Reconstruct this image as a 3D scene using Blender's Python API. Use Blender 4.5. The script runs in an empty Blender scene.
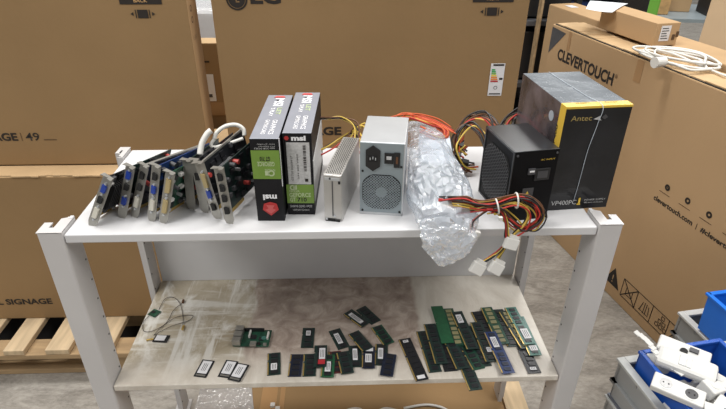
import bpy, bmesh, math, random
from mathutils import Vector, Matrix, noise
R = math.radians
rnd = random.Random(7)
C = bpy.context.scene.collection
TOP, LOW = 0.9, 0.5

# ------------------------------------------------------------------ materials
MATS = {}
def base_mat(name):
    m = bpy.data.materials.new(name); m.use_nodes = True
    MATS[name] = m
    return m, m.node_tree.nodes, m.node_tree.links, m.node_tree.nodes['Principled BSDF']

def mat(name, col, rough=.5, metal=0., var=.0, vscale=20., bump=0., bscale=200., spec=.5, coat=0., trans=0., alpha=1., stretch=(1, 1, 1), col2=None):
    m, N, L, P = base_mat(name)
    c = (*col, 1)
    P.inputs['Base Color'].default_value = c
    P.inputs['Roughness'].default_value = rough
    P.inputs['Metallic'].default_value = metal
    P.inputs['Specular IOR Level'].default_value = spec
    P.inputs['Coat Weight'].default_value = coat
    P.inputs['Transmission Weight'].default_value = trans
    P.inputs['Alpha'].default_value = alpha
    tc = N.new('ShaderNodeTexCoord'); mp = N.new('ShaderNodeMapping'); mp.inputs['Scale'].default_value = stretch
    L.new(tc.outputs['Object'], mp.inputs['Vector'])
    if var > 0:
        n = N.new('ShaderNodeTexNoise'); n.inputs['Scale'].default_value = vscale; n.inputs['Detail'].default_value = 6
        L.new(mp.outputs[0], n.inputs['Vector'])
        r = N.new('ShaderNodeValToRGB')
        a = tuple(max(0, x * (1 - var)) for x in col); b = tuple(min(1, x * (1 + var)) for x in (col2 or col))
        r.color_ramp.elements[0].position = .3; r.color_ramp.elements[1].position = .7
        r.color_ramp.elements[0].color = (*a, 1); r.color_ramp.elements[1].color = (*b, 1)
        L.new(n.outputs['Fac'], r.inputs['Fac']); L.new(r.outputs['Color'], P.inputs['Base Color'])
    if bump > 0:
        n = N.new('ShaderNodeTexNoise'); n.inputs['Scale'].default_value = bscale; n.inputs['Detail'].default_value = 4
        L.new(mp.outputs[0], n.inputs['Vector'])
        b = N.new('ShaderNodeBump'); b.inputs['Strength'].default_value = bump; b.inputs['Distance'].default_value = .01
        L.new(n.outputs['Fac'], b.inputs['Height']); L.new(b.outputs['Normal'], P.inputs['Normal'])
    return m

def concrete():
    m, N, L, P = base_mat('concrete')
    tc = N.new('ShaderNodeTexCoord')
    n1 = N.new('ShaderNodeTexNoise'); n1.inputs['Scale'].default_value = 5; n1.inputs['Detail'].default_value = 8; n1.inputs['Roughness'].default_value = .7; n1.inputs['Distortion'].default_value = 1.5
    n2 = N.new('ShaderNodeTexNoise'); n2.inputs['Scale'].default_value = 45; n2.inputs['Detail'].default_value = 6; n2.inputs['Roughness'].default_value = .75
    mp = N.new('ShaderNodeMapping'); mp.inputs['Scale'].default_value = (1, 2.2, 1); mp.inputs['Rotation'].default_value = (0, 0, .5)
    L.new(tc.outputs['Object'], mp.inputs[0]); L.new(mp.outputs[0], n1.inputs['Vector']); L.new(mp.outputs[0], n2.inputs['Vector'])
    mx = N.new('ShaderNodeMix'); mx.inputs[0].default_value = .4
    L.new(n1.outputs['Fac'], mx.inputs[2]); L.new(n2.outputs['Fac'], mx.inputs[3])
    r = N.new('ShaderNodeValToRGB'); e = r.color_ramp.elements
    e[0].position = .36; e[0].color = (.19, .172, .148, 1); e[1].position = .62; e[1].color = (.44, .41, .365, 1)
    L.new(mx.outputs[0], r.inputs[0]); L.new(r.outputs[0], P.inputs['Base Color'])
    P.inputs['Roughness'].default_value = .7
    b = N.new('ShaderNodeBump'); b.inputs['Strength'].default_value = .25; b.inputs['Distance'].default_value = .004
    L.new(n2.outputs['Fac'], b.inputs['Height']); L.new(b.outputs[0], P.inputs['Normal'])
    return m

def lower_shelf_mat():
    """off-white lacquer under torn protective film: film left and right, mottled browner tone in the middle"""
    m, N, L, P = base_mat('scuffed_shelf_lacquer')
    tc = N.new('ShaderNodeTexCoord'); sp = N.new('ShaderNodeSeparateXYZ'); L.new(tc.outputs['Object'], sp.inputs[0])
    def ramp(inp, stops):
        r = N.new('ShaderNodeValToRGB'); cr = r.color_ramp
        while len(cr.elements) < len(stops): cr.elements.new(.5)
        for e, (p, c) in zip(cr.elements, stops): e.position = p; e.color = (*c, 1) if len(c) == 3 else c
        L.new(inp, r.inputs[0]); return r.outputs[0]
    def noi(scale, det, dist, sc=(1, 1, 1), rot=0):
        mp = N.new('ShaderNodeMapping'); mp.inputs['Scale'].default_value = sc; mp.inputs['Rotation'].default_value = (0, 0, rot)
        n = N.new('ShaderNodeTexNoise'); n.inputs['Scale'].default_value = scale; n.inputs['Detail'].default_value = det; n.inputs['Distortion'].default_value = dist
        n.inputs['Roughness'].default_value = .65
        L.new(tc.outputs['Object'], mp.inputs[0]); L.new(mp.outputs[0], n.inputs['Vector']); return n.outputs['Fac']
    def mix(f, a, b):
        x = N.new('ShaderNodeMix'); x.data_type = 'RGBA'
        if isinstance(f, float): x.inputs[0].default_value = f
        else: L.new(f, x.inputs[0])
        L.new(a, x.inputs[6]); L.new(b, x.inputs[7]); return x.outputs[2]
    fbase = ramp(noi(9, 8, .8), [(.35, (.33, .275, .19)), (.65, (.50, .45, .36))])
    patch = ramp(noi(7, 8, .5, (1, .8, 1), .4), [(.50, (0, 0, 0)), (.60, (.8, .8, .8))])
    streak = ramp(noi(26, 5, .3, (1, .09, 1), .42), [(.54, (0, 0, 0)), (.62, (.75, .75, .75))])
    streak2 = ramp(noi(22, 5, .6, (.12, 1, 1), .35), [(.56, (0, 0, 0)), (.63, (.6, .6, .6))])
    wh = N.new('ShaderNodeRGB'); wh.outputs[0].default_value = (.74, .73, .69, 1)
    film = mix(patch, fbase, wh.outputs[0]); film = mix(streak, film, wh.outputs[0]); film = mix(streak2, film, wh.outputs[0])
    brown_tone = ramp(noi(20, 9, .9), [(.33, (.27, .21, .175)), (.5, (.40, .325, .275)), (.66, (.55, .475, .415))])  # browner mottled tone, used for the middle band only
    pale_tone = ramp(noi(10, 6, .6, (1, .5, 1)), [(.33, (.52, .47, .40)), (.66, (.72, .68, .61))])
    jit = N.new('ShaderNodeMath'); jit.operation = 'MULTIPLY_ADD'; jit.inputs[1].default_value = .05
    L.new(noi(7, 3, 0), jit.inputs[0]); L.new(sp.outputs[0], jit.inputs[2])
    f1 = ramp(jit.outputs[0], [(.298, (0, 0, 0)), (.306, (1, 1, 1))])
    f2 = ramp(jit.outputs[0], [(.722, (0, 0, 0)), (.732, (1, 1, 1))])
    cc = mix(f2, mix(f1, film, brown_tone), pale_tone)
    # front edge blends into the paler tone
    fr = ramp(sp.outputs[1], [(.0, (1, 1, 1)), (.045, (.75, .75, .75)), (.10, (0, 0, 0))])
    cc = mix(fr, cc, pale_tone)
    L.new(cc, P.inputs['Base Color'])
    P.inputs['Roughness'].default_value = .42
    b = N.new('ShaderNodeBump'); b.inputs['Strength'].default_value = .2; b.inputs['Distance'].default_value = .004
    L.new(noi(30, 6, 2.5, (1, .3, 1), .6), b.inputs['Height']); L.new(b.outputs[0], P.inputs['Normal'])
    return m

def film_mat(name, tint, opac):
    m = bpy.data.materials.new(name); m.use_nodes = True; MATS[name] = m
    N, L = m.node_tree.nodes, m.node_tree.links
    N.clear(); out = N.new('ShaderNodeOutputMaterial')
    tr = N.new('ShaderNodeBsdfTransparent'); df = N.new('ShaderNodeBsdfDiffuse'); tl = N.new('ShaderNodeBsdfTranslucent'); gl = N.new('ShaderNodeBsdfGlossy')
    df.inputs[0].default_value = (*tint, 1); tl.inputs[0].default_value = (*tint, 1); gl.inputs['Roughness'].default_value = .12
    gl.inputs[0].default_value = (1, 1, 1, 1)
    a = N.new('ShaderNodeMixShader'); a.inputs[0].default_value = .4; L.new(df.outputs[0], a.inputs[1]); L.new(tl.outputs[0], a.inputs[2])
    b = N.new('ShaderNodeMixShader'); b.inputs[0].default_value = opac; L.new(tr.outputs[0], b.inputs[1]); L.new(a.outputs[0], b.inputs[2])
    fr = N.new('ShaderNodeLayerWeight'); fr.inputs[0].default_value = .35
    mm = N.new('ShaderNodeMath'); mm.operation = 'MULTIPLY_ADD'; mm.inputs[1].default_value = .6; mm.inputs[2].default_value = .10; L.new(fr.outputs['Fresnel'], mm.inputs[0])
    c = N.new('ShaderNodeMixShader'); L.new(mm.outputs[0], c.inputs[0]); L.new(b.outputs[0], c.inputs[1]); L.new(gl.outputs[0], c.inputs[2])
    tc = N.new('ShaderNodeTexCoord'); n = N.new('ShaderNodeTexNoise'); n.inputs['Scale'].default_value = 38; n.inputs['Distortion'].default_value = 1.5; n.inputs['Detail'].default_value = 5
    L.new(tc.outputs['Object'], n.inputs['Vector']); bp = N.new('ShaderNodeBump'); bp.inputs['Strength'].default_value = .8; bp.inputs['Distance'].default_value = .01
    L.new(n.outputs['Fac'], bp.inputs['Height']); L.new(bp.outputs[0], gl.inputs['Normal']); L.new(bp.outputs[0], fr.inputs['Normal'])
    L.new(c.outputs[0], out.inputs[0]); return m

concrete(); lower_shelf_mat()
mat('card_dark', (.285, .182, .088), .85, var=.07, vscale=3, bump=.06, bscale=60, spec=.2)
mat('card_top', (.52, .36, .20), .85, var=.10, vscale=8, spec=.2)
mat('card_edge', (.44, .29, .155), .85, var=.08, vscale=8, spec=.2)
mat('card_light', (.46, .305, .165), .8, var=.05, vscale=2, bump=.05, bscale=60, spec=.25)
mat('card_pale', (.60, .45, .29), .85, var=.06, vscale=4, spec=.2)
mat('tape', (.37, .215, .095), .35, var=.05, vscale=10)
mat('ink', (.018, .013, .010), .7)
mat('ink_brown', (.10, .055, .025), .8)
mat('label_white', (.72, .72, .74), .45)
mat('label_grey', (.50, .50, .50), .5, var=.15, vscale=200)
mat('lacquer_white', (.63, .63, .64), .38, var=.04, vscale=6)
mat('lacquer_post', (.56, .545, .54), .42, var=.05, vscale=5, bump=.03, bscale=40)
mat('hole_black', (.01, .01, .01), .8)
mat('wood_pale', (.60, .46, .29), .75, var=.18, vscale=6, stretch=(9, 1, 6), bump=.1, bscale=30)
mat('wood_brown', (.38, .26, .14), .8, var=.25, vscale=6, stretch=(1, 6, 6), bump=.1, bscale=30)
mat('black_print', (.008, .008, .010), .5, var=.2, vscale=30, spec=.25)
mat('box_grey', (.27, .285, .33), .34, var=.05, vscale=30, coat=.5)
mat('green_print', (.17, .29, .045), .4, var=.06, vscale=40)
mat('red_print', (.45, .03, .03), .4)
mat('red_light', (.55, .10, .10), .4)
mat('white_print', (.80, .80, .82), .5)
mat('green_light', (.46, .55, .32), .5)
mat('steel_light', (.56, .58, .60), .42, metal=.55, var=.04, vscale=20)
mat('steel_blue', (.29, .34, .365), .45, metal=.3, var=.04, vscale=20)
mat('steel_slim', (.50, .49, .47), .4, metal=.6, var=.05, vscale=20)
mat('bracket', (.36, .35, .32), .42, metal=.75, var=.12, vscale=60)
mat('black_case', (.005, .005, .006), .4, spec=.12)
mat('black_top', (.022, .023, .026), .28, var=.2, vscale=12, coat=.15)
mat('black_wire_mesh', (.085, .085, .09), .4, metal=.3)
mat('black_plastic', (.012, .012, .013), .4)
mat('dark_grey', (.06, .06, .065), .5, var=.2, vscale=30)
mat('yellow_print', (.72, .48, .06), .4)
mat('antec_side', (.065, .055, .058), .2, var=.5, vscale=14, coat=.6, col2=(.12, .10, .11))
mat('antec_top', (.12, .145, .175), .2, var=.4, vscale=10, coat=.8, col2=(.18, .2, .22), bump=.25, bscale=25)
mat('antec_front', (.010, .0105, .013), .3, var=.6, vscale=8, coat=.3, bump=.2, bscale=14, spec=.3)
mat('pcb_green', (.012, .065, .038), .38, var=.5, vscale=80, coat=.2)
mat('pcb_dark', (.012, .03, .026), .38, var=.3, vscale=80, coat=.2)
mat('pcb_black', (.012, .013, .016), .38, var=.3, vscale=80, coat=.2)
mat('pcb_blue', (.015, .038, .14), .35, var=.25, vscale=80, coat=.3)
mat('pcb_navy', (.009, .014, .034), .35, var=.25, vscale=80, coat=.3)
mat('pcb_teal', (.045, .16, .13), .35, var=.25, vscale=80, coat=.3)
mat('pcb_red', (.10, .02, .02), .35, var=.25, vscale=80, coat=.3)
mat('pcb_bright', (.015, .10, .042), .35, var=.2, vscale=80, coat=.3)
mat('gold', (.62, .44, .14), .35, metal=.7)
mat('chip', (.014, .014, .017), .38)
mat('chip_gold', (.25, .23, .12), .4)
mat('red_heatspreader', (.45, .03, .04), .35)
mat('vga_blue', (.015, .05, .32), .4)
mat('dvi_white', (.62, .60, .52), .5)
mat('dvi_tan', (.42, .33, .16), .5)
mat('capacitor', (.55, .55, .56), .3, metal=.6)
mat('cap_red', (.45, .06, .05), .4)
mat('white_plastic', (.66, .65, .62), .4)
mat('white_rubber', (.66, .65, .61), .5)
mat('white_electric', (.62, .62, .60), .35)
mat('wire_red', (.42, .02, .015), .45)
mat('wire_orange', (.55, .09, .02), .45)
mat('wire_yellow', (.60, .42, .07), .45)
mat('wire_black', (.014, .012, .012), .45)
mat('wire_brown', (.12, .05, .02), .5)
mat('wire_grey', (.10, .09, .08), .5)
mat('grey_crate', (.30, .31, .31), .5, var=.06, vscale=10)
mat('crate_rim', (.44, .45, .44), .5)
mat('yellow_dim', (.36, .27, .09), .5)
mat('grey_crate_light', (.60, .61, .60), .5, var=.05, vscale=10)
mat('crate_floor', (.12, .13, .16), .55)
mat('blue_bin', (.012, .085, .42), .4, var=.06, vscale=10)
mat('blue_bin_bright', (.01, .17, .72), .4, var=.05, vscale=10)
mat('blue_dark', (.01, .03, .12), .5)
mat('bin_green', (.16, .42, .05), .5)
mat('energy_green', (.03, .35, .08), .5); mat('energy_yellow', (.8, .6, .05), .5); mat('energy_orange', (.75, .25, .03), .5)
mat('paper', (.80, .82, .86), .6)
mat('beige_item', (.55, .33, .14), .7, var=.2, vscale=20)
film_mat('bag_film', (.74, .81, .90), .36)
film_mat('wrap_film', (.85, .85, .85), .45)
mat('frost_cover', (.45, .50, .56), .4, var=.2, vscale=12)

# ------------------------------------------------------------------ helpers
def box(bm, c, s, rot=None, mi=0):
    M = Matrix.Translation(Vector(c)) @ (rot.to_4x4() if rot else Matrix()) @ Matrix.Diagonal((*s, 1))
    r = bmesh.ops.create_cube(bm, size=1, matrix=M)
    fs = {f for v in r['verts'] for f in v.link_faces}
    for f in fs: f.material_index = mi
    return fs

def cyl(bm, c, r, h, axis='Z', seg=16, r2=None, mi=0, rot=None):
    A = {'Z': Matrix(), 'X': Matrix.Rotation(R(90), 4, 'Y'), 'Y': Matrix.Rotation(R(90), 4, 'X')}[axis]
    M = Matrix.Translation(Vector(c)) @ (rot.to_4x4() if rot else Matrix()) @ A
    q = bmesh.ops.create_cone(bm, cap_ends=True, segments=seg, radius1=r, radius2=r if r2 is None else r2, depth=h, matrix=M)
    for f in {f for v in q['verts'] for f in v.link_faces}: f.material_index = mi

def tube(bm, pts, r, n=7, sub=6, closed=False, mi=0):
    P = [Vector(p) for p in pts]; out = []
    m = len(P)
    rng = range(m) if closed else range(m - 1)
    for i in rng:
        g = lambda k: P[k % m] if closed else P[max(0, min(m - 1, k))]
        a, b, c, d = g(i - 1), g(i), g(i + 1), g(i + 2)
        for s in range(sub):
            t = s / sub
            out.append(.5 * ((2 * b) + (c - a) * t + (2 * a - 5 * b + 4 * c - d) * t * t + (3 * b - a - 3 * c + d) * t ** 3))
    if not closed: out.append(P[-1])
    rings = []; up = Vector((0, 0, 1)); k = len(out)
    prev = None
    for i, p in enumerate(out):
        t = (out[(i + 1) % k if closed else min(k - 1, i + 1)] - out[(i - 1) % k if closed else max(0, i - 1)])
        if t.length < 1e-9: t = Vector((1, 0, 0))
        t.normalize()
        if prev is None: nrm = t.orthogonal().normalized()
        else:
            nrm = prev - t * prev.dot(t)
            nrm = nrm.normalized() if nrm.length > 1e-6 else t.orthogonal().normalized()
        prev = nrm; bi = t.cross(nrm)
        rings.append([bm.verts.new(p + (nrm * math.cos(a) + bi * math.sin(a)) * r) for a in [2 * math.pi * j / n for j in range(n)]])
    for i in range(k if closed else k - 1):
        A, B = rings[i], rings[(i + 1) % k]
        for j in range(n):
            f = bm.faces.new((A[j], A[(j + 1) % n], B[(j + 1) % n], B[j])); f.smooth = True; f.material_index = mi
    if not closed:
        bm.faces.new(rings[0][::-1]); bm.faces.new(rings[-1])

def prism(bm, poly, axis_o, u, v, h, mi=0):
    """polygon (2-D, in u/v) extruded by vector h"""
    o = Vector(axis_o); u = Vector(u); v = Vector(v); h = Vector(h)
    a = [bm.verts.new(o + u * p[0] + v * p[1]) for p in poly]; b = [bm.verts.new(x.co + h) for x in a]
    n = len(poly); fs = [bm.faces.new(a[::-1]), bm.faces.new(b)]
    for i in range(n): fs.append(bm.faces.new((a[i], a[(i + 1) % n], b[(i + 1) % n], b[i])))
    for f in fs: f.material_index = mi

def finish(bm, name, mats):
    bmesh.ops.recalc_face_normals(bm, faces=bm.faces)
    me = bpy.data.meshes.new(name); bm.to_mesh(me); bm.free()
    for m in (mats if isinstance(mats, (list, tuple)) else [mats]): me.materials.append(MATS[m])
    return me

def obj(name, data, mats=None, parent=None, loc=None, rot=None, bevel=0, world=False):
    me = data if isinstance(data, bpy.types.Mesh) else finish(data, name, mats)
    o = bpy.data.objects.new(name, me); C.objects.link(o)
    if parent is not None:
        o.parent = parent
        if world:
            o.matrix_parent_inverse = parent.matrix_basis.inverted()
    if loc is not None: o.location = loc
    if rot is not None: o.rotation_euler = rot
    if bevel:
        b = o.modifiers.new('bevel', 'BEVEL'); b.width = bevel; b.segments = 2; b.limit_method = 'ANGLE'
    return o

def tag(o, label, cat, group=None):
    o['label'] = label; o['category'] = cat
    if group: o['group'] = group
    return o

def thing(name, label, cat, loc=(0, 0, 0), rz=0, group=None, rot=None):
    o = bpy.data.objects.new(name, None); C.objects.link(o); o.empty_display_size = .02
    o.location = loc; o.rotation_euler = rot or (0, 0, R(rz))
    return tag(o, label, cat, group)

def B(): return bmesh.new()

def text(name, s, parent, o, u, v, w, h, m, bold=0., label=None):
    """flat lettering filling w x h, lower-left corner at o, reading along u, up along v (parent's frame)"""
    cu = bpy.data.curves.new('lettering', 'FONT'); cu.body = s; cu.size = 1; cu.offset = bold; cu.resolution_u = 3
    tmp = bpy.data.objects.new('t', cu); C.objects.link(tmp)
    dg = bpy.context.evaluated_depsgraph_get(); dg.update()
    me = bpy.data.meshes.new_from_object(tmp.evaluated_get(dg))
    C.objects.unlink(tmp); bpy.data.objects.remove(tmp)
    xs = [q.co.x for q in me.vertices]; ys = [q.co.y for q in me.vertices]
    x0, x1, y0, y1 = min(xs), max(xs), min(ys), max(ys)
    u = Vector(u).normalized(); v = Vector(v).normalized(); o = Vector(o)
    for q in me.vertices:
        q.co = o + u * ((q.co.x - x0) / (x1 - x0) * w) + v * ((q.co.y - y0) / (y1 - y0) * h)
    me.materials.clear(); me.materials.append(MATS[m])
    ob = obj(name, me, parent=parent)
    if label: ob['label'] = label
    return ob

def flat(name, parent, poly, o, u, v, m, t=.0004, label=None):
    """a printed patch or sticker: polygon with a hair of thickness"""
    u = Vector(u).normalized(); v = Vector(v).normalized(); n = u.cross(v)
    bm = B(); prism(bm, poly, Vector(o), u, v, n * t)
    ob = obj(name, bm, m, parent)
    if label: ob['label'] = label
    return ob
def rect(w, h, x=0, y=0): return [(x, y), (x + w, y), (x + w, y + h), (x, y + h)]
def disc(r, cx, cy, n=24): return [(cx + r * math.cos(2 * math.pi * k / n), cy + r * math.sin(2 * math.pi * k / n)) for k in range(n)]
def ringbm(r0, r1, o, u, v, t=.0004, n=28):
    bm = B(); u = Vector(u).normalized(); v = Vector(v).normalized(); nn = u.cross(v) * t; o = Vector(o) + nn
    a = [[bm.verts.new(o + u * r * math.cos(2 * math.pi * k / n) + v * r * math.sin(2 * math.pi * k / n)) for k in range(n)] for r in (r0, r1)]
    for k in range(n): bm.faces.new((a[0][k], a[1][k], a[1][(k + 1) % n], a[0][(k + 1) % n]))
    return bm
X, Y, Z = (1, 0, 0), (0, 1, 0), (0, 0, 1)

# ------------------------------------------------------------------ floor
bm = B(); box(bm, (1, 3, -.05), (16, 16, .1)); fl = obj('floor', bm, 'concrete'); fl['kind'] = 'structure'

# ------------------------------------------------------------------ shelf bench
bench = thing('shelf_bench', 'white metal two-tier shelf bench holding the computer parts', 'shelf', (0, 0, 0))
D = .376
bm = B(); box(bm, (.5, D / 2, TOP - .009), (.996, D, .018)); obj('top_shelf', bm, 'lacquer_white', bench, bevel=.002)
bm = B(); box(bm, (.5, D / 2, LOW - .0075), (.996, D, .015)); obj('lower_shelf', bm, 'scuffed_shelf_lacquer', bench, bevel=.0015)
bm = B(); box(bm, (.5, D - .003, (TOP + LOW) / 2 - .009), (.99, .003, TOP - LOW - .02)); obj('back_panel', bm, 'lacquer_white', bench)
def post(sx, back):
    """C-section upright; sx = -1 left, +1 right; web faces outwards at front (or back)"""
    bm = B(); x0 = 0 if sx < 0 else 1; s = sx
    f = 1 if not back else -1; y0 = -.002 if not back else D + .002
    H = .906; wd = .046 if not back else .025; t = .002
    t = .0022; r_ = .0045
    def arc(cx, cy, a0, a1, rad): return [(cx + rad * math.cos(R(a0 + (a1 - a0) * k / 4)), cy + rad * math.sin(R(a0 + (a1 - a0) * k / 4))) for k in range(5)]
    outer = [(.012, .058)] + [(0, .058)] + arc(r_, r_, 180, 270, r_) + arc(wd - r_, r_, 270, 360, r_) + [(wd, .036), (wd - .012, .036)]
    inner = [(wd - .012, .036 - t), (wd - t, .036 - t)] + arc(wd - r_, r_, 360, 270, r_ - t) + arc(r_, r_, 270, 180, r_ - t) + [(t, .058 - t), (.012, .058 - t)]
    prism(bm, outer + inner, (x0, y0, 0), (s, 0, 0), (0, f, 0), (0, 0, H))
    box(bm, (x0 + s * wd / 2, y0 + f * .03, .002), (wd + .02, .07, .004))
    for k in range(17):
        z = .86 - k * .05
        cyl(bm, (x0 - s * .0002, y0 + f * .051, z), .0022, .0006, 'X', 10, mi=1)
    prism(bm, [(0, 0), (wd * 1., 0), (wd * 1., .036), (wd * .66, .036), (wd * .66, .018), (wd * .46, .018), (wd * .46, .050), (0, .058)], (x0, y0, H - .001), (s, 0, 0), (0, f, 0), (0, 0, .002))
    p = obj('post', bm, ['lacquer_post', 'hole_black'], bench)
for sx in (-1, 1):
    for bk in (0, 1): post(sx, bk)
bm = B()
for sx, x0 in ((-1, 0), (1, 1)):
    box(bm, (x0 + sx * .004, .052, TOP + .002), (.006, .01, .012)); 
obj('shelf_clip', bm, 'lacquer_white', bench)

# ------------------------------------------------------------------ pallets and cartons, left and middle
pal = thing('wooden_pallet', 'pale wooden pallet on the floor under the left cartons', 'pallet', (-.432, .745, 0))
x = -1.01
while x < .42:
    bm = B(); box(bm, (x + .45, 0, .134), (.075 + rnd.uniform(-.01, .012), .54, .02)); obj('deck_board', bm, 'wood_pale', pal, bevel=.002); x += .140
for yy in (-.2325, 0, .2325):
    bm = B(); box(bm, (.205, yy, .113), (1.75, .075, .02)); obj('stringer_board', bm, 'wood_brown', pal, bevel=.002)
    bm = B(); box(bm, (.205, yy + (.035 if yy < 0 else 0), .011), (1.75, .075, .02)); obj('bottom_board', bm, 'wood_brown', pal, bevel=.002)
    for xx in (-.6, .15, 1.0):
        bm = B(); box(bm, (xx, yy + (.015 if yy < 0 else 0), .062), (.12, .075, .081)); obj('spacer_block', bm, 'wood_brown', pal, bevel=.002)

bm = B(); box(bm, (.205, .03, .026), (1.72, .44, .006)); o = obj('shade_sheet', bm, 'black_plastic', pal); o['label'] = 'black sheet standing in for the shade between the pallet boards'  # added dark sheet that stands in for the shade under the deck

def carton(name, label, x0, x1, y0, y1, z0, z1, m='card_dark', top='card_top', cat='cardboard box', wavy=False, side='card_edge', group=None):
    t = thing(name, label, cat, (x0, y0, z0), 0, group)
    w, d, h = x1 - x0, y1 - y0, z1 - z0
    bm = B(); fs = box(bm, (w / 2, d / 2, h / 2), (w, d, h))
    bmesh.ops.recalc_face_normals(bm, faces=bm.faces)
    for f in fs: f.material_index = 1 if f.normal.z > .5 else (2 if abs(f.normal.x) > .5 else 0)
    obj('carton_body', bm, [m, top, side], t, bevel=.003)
    return t, w, d, h

# lower left
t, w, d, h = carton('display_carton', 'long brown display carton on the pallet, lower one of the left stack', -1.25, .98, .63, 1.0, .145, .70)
bm = B()
n = 110
for k in range(n):      # wavy crushed edge of the top flap
    xa, xb = k / n * w, (k + 1) / n * w
    e = .0035 * math.sin(k * .75) + .002 * math.sin(k * 2.1)
    box(bm, ((xa + xb) / 2, .034 + e / 2, h + .0025), (xb - xa, .07 - e, .004))
obj('top_flap', bm, 'card_top', t)
text('printed_lettering', 'DIGITAL SIGNAGE', t, (1.25 - .80, -.0008, .209 - .145), X, Z, .306, .025, 'ink', .035)
# upper left
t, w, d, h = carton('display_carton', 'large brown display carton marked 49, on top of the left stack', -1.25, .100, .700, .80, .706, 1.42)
q = Vector((-1.25, .70, .706))
def loc_(x, z, y=.6992): return (x - q.x, y - q.y, z - q.z)
text('printed_lettering', 'DIGITAL SIGNAGE', t, loc_(-.78, .788), X, Z, .314, .026, 'ink', .035)
flat('printed_rule', t, rect(.0015, .026), loc_(-.455, .788), X, Z, 'ink_brown')
text('printed_number', '49', t, loc_(-.442, .788), X, Z, .041, .026, 'ink', .012)
flat('printed_rule', t, rect(.038, .0022), loc_(-.39, .790), X, Z, 'ink_brown')
def side_mark(t, loc_, xa, xb, word, wa, wb):
    flat('printed_panel', t, rect(xb - xa, .055), loc_(xa, 1.181), X, Z, 'ink')
    text('printed_lettering', word, t, loc_(wa, 1.186, loc_.y - .0008) if hasattr(loc_, 'y') else loc_(wa, 1.186), X, Z, wb - wa, .009, 'beige_item')
    c = (xa + xb) / 2 - .001
    flat('printed_screen_icon', t, rect(.028, .024), loc_(c - .014, 1.144), X, Z, 'ink')
    for s in (-1, 1):
        flat('printed_screen_icon', t, rect(.0025, .024), loc_(c + s * .0185 - .00125, 1.144), X, Z, 'ink')
        flat('printed_arrow', t, [(0, 0), (s * .009, .005), (0, .010)][::s], loc_(c + s * .025, 1.151), X, Z, 'ink')
def l2(x, z, y=.6992): return (x - q.x, y - q.y, z - q.z)
def marks(t, q, yf, xa, xb, word):
    L_ = lambda x, z, dy=.0008: (x - q.x, yf - dy - q.y, z - q.z)
    flat('printed_panel', t, rect(xb - xa, .055), L_(xa, 1.181), X, Z, 'ink')
    c = (xa + xb) / 2
    text('printed_lettering', word, t, L_(c - .018, 1.186, .0014), X, Z, .036, .009, 'beige_item', .01)
    flat('printed_screen_icon', t, rect(.028, .022), L_(c - .014, 1.145), X, Z, 'ink')
    for s in (-1, 1):
        flat('printed_screen_icon', t, rect(.0025, .022), L_(c + s * .0185 - .00125, 1.145), X, Z, 'ink')
        p = [(0, 0), (.008, .005), (0, .010)] if s > 0 else [(0, 0), (0, .010), (-.008, .005)]
        flat('printed_arrow', t, p, L_(c + s * .025, 1.151), X, Z, 'ink')
marks(t, q, .70, -.078, .034, 'BACK')
bm = B()
for k in range(9):
    ringz = 1.14 - q.z - k * .045
    ob = None
obj_r = ringbm(.006, .009, (w + .0004, .03, 1.165 - q.z), (0, 1, 0), Z); obj('printed_symbol', obj_r, 'ink_brown', t)
obj('printed_symbol', ringbm(.006, .009, (w + .0004, .03, 1.135 - q.z), (0, 1, 0), Z), 'ink_brown', t)
text('printed_lettering', '1 3 5', t, (w + .0006, .02, 1.08 - q.z), (0, 1, 0), Z, .03, .012, 'ink_brown')

# middle LG carton
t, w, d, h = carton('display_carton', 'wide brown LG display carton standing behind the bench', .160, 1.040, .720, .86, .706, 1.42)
q = Vector((.16, .72, .706)); G = lambda x, z, dy=.0008: (x - q.x, .72 - dy - q.y, z - q.z)
obj('logo_ring', ringbm(.0245, .029, G(.231, 1.190), X, Z), 'ink', t)
flat('logo_disc', t, disc(.0225, 0, 0), G(.231, 1.190), X, Z, 'ink')
flat('logo_mark', t, rect(.003, .020), G(.228, 1.184, .0014), X, Z, 'card_dark')
flat('logo_mark', t, rect(.010, .003), G(.228, 1.182, .0014), X, Z, 'card_dark')
text('printed_lettering', 'LG', t, G(.268, 1.177), X, Z, .083, .042, 'ink', .04)
marks(t, q, .72, .880, .994, 'FRONT')
text('printed_lettering', 'SIGNAGE', t, G(.322, .788), X, Z, .188, .028, 'ink', .04)
lab = flat('energy_label', t, rect(.042, .098), G(.953, .912), X, Z, 'label_white', label='white energy rating label')
for k, (m_, ww) in enumerate([('energy_green', .010), ('energy_green', .012), ('bin_green', .014), ('energy_yellow', .016), ('energy_orange', .018), ('energy_orange', .020), ('red_print', .022)]):
    flat('rating_bar', lab, rect(ww, .0042), G(.957, 1.000 - .0058 * (k + 1) - .005, .0014), X, Z, m_)
flat('rating_bar', lab, rect(.010, .006), G(.982, .961, .0014), X, Z, 'ink')
flat('rating_bar', lab, rect(.032, .005), G(.960, 1.003, .0014), X, Z, 'ink')
flat('rating_bar', lab, rect(.034, .004), G(.957, .916, .0014), X, Z, 'dark_grey')
obj('printed_circle', ringbm(.004, .0055, G(.974, .937, .0014), X, Z), 'dark_grey', lab)

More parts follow.
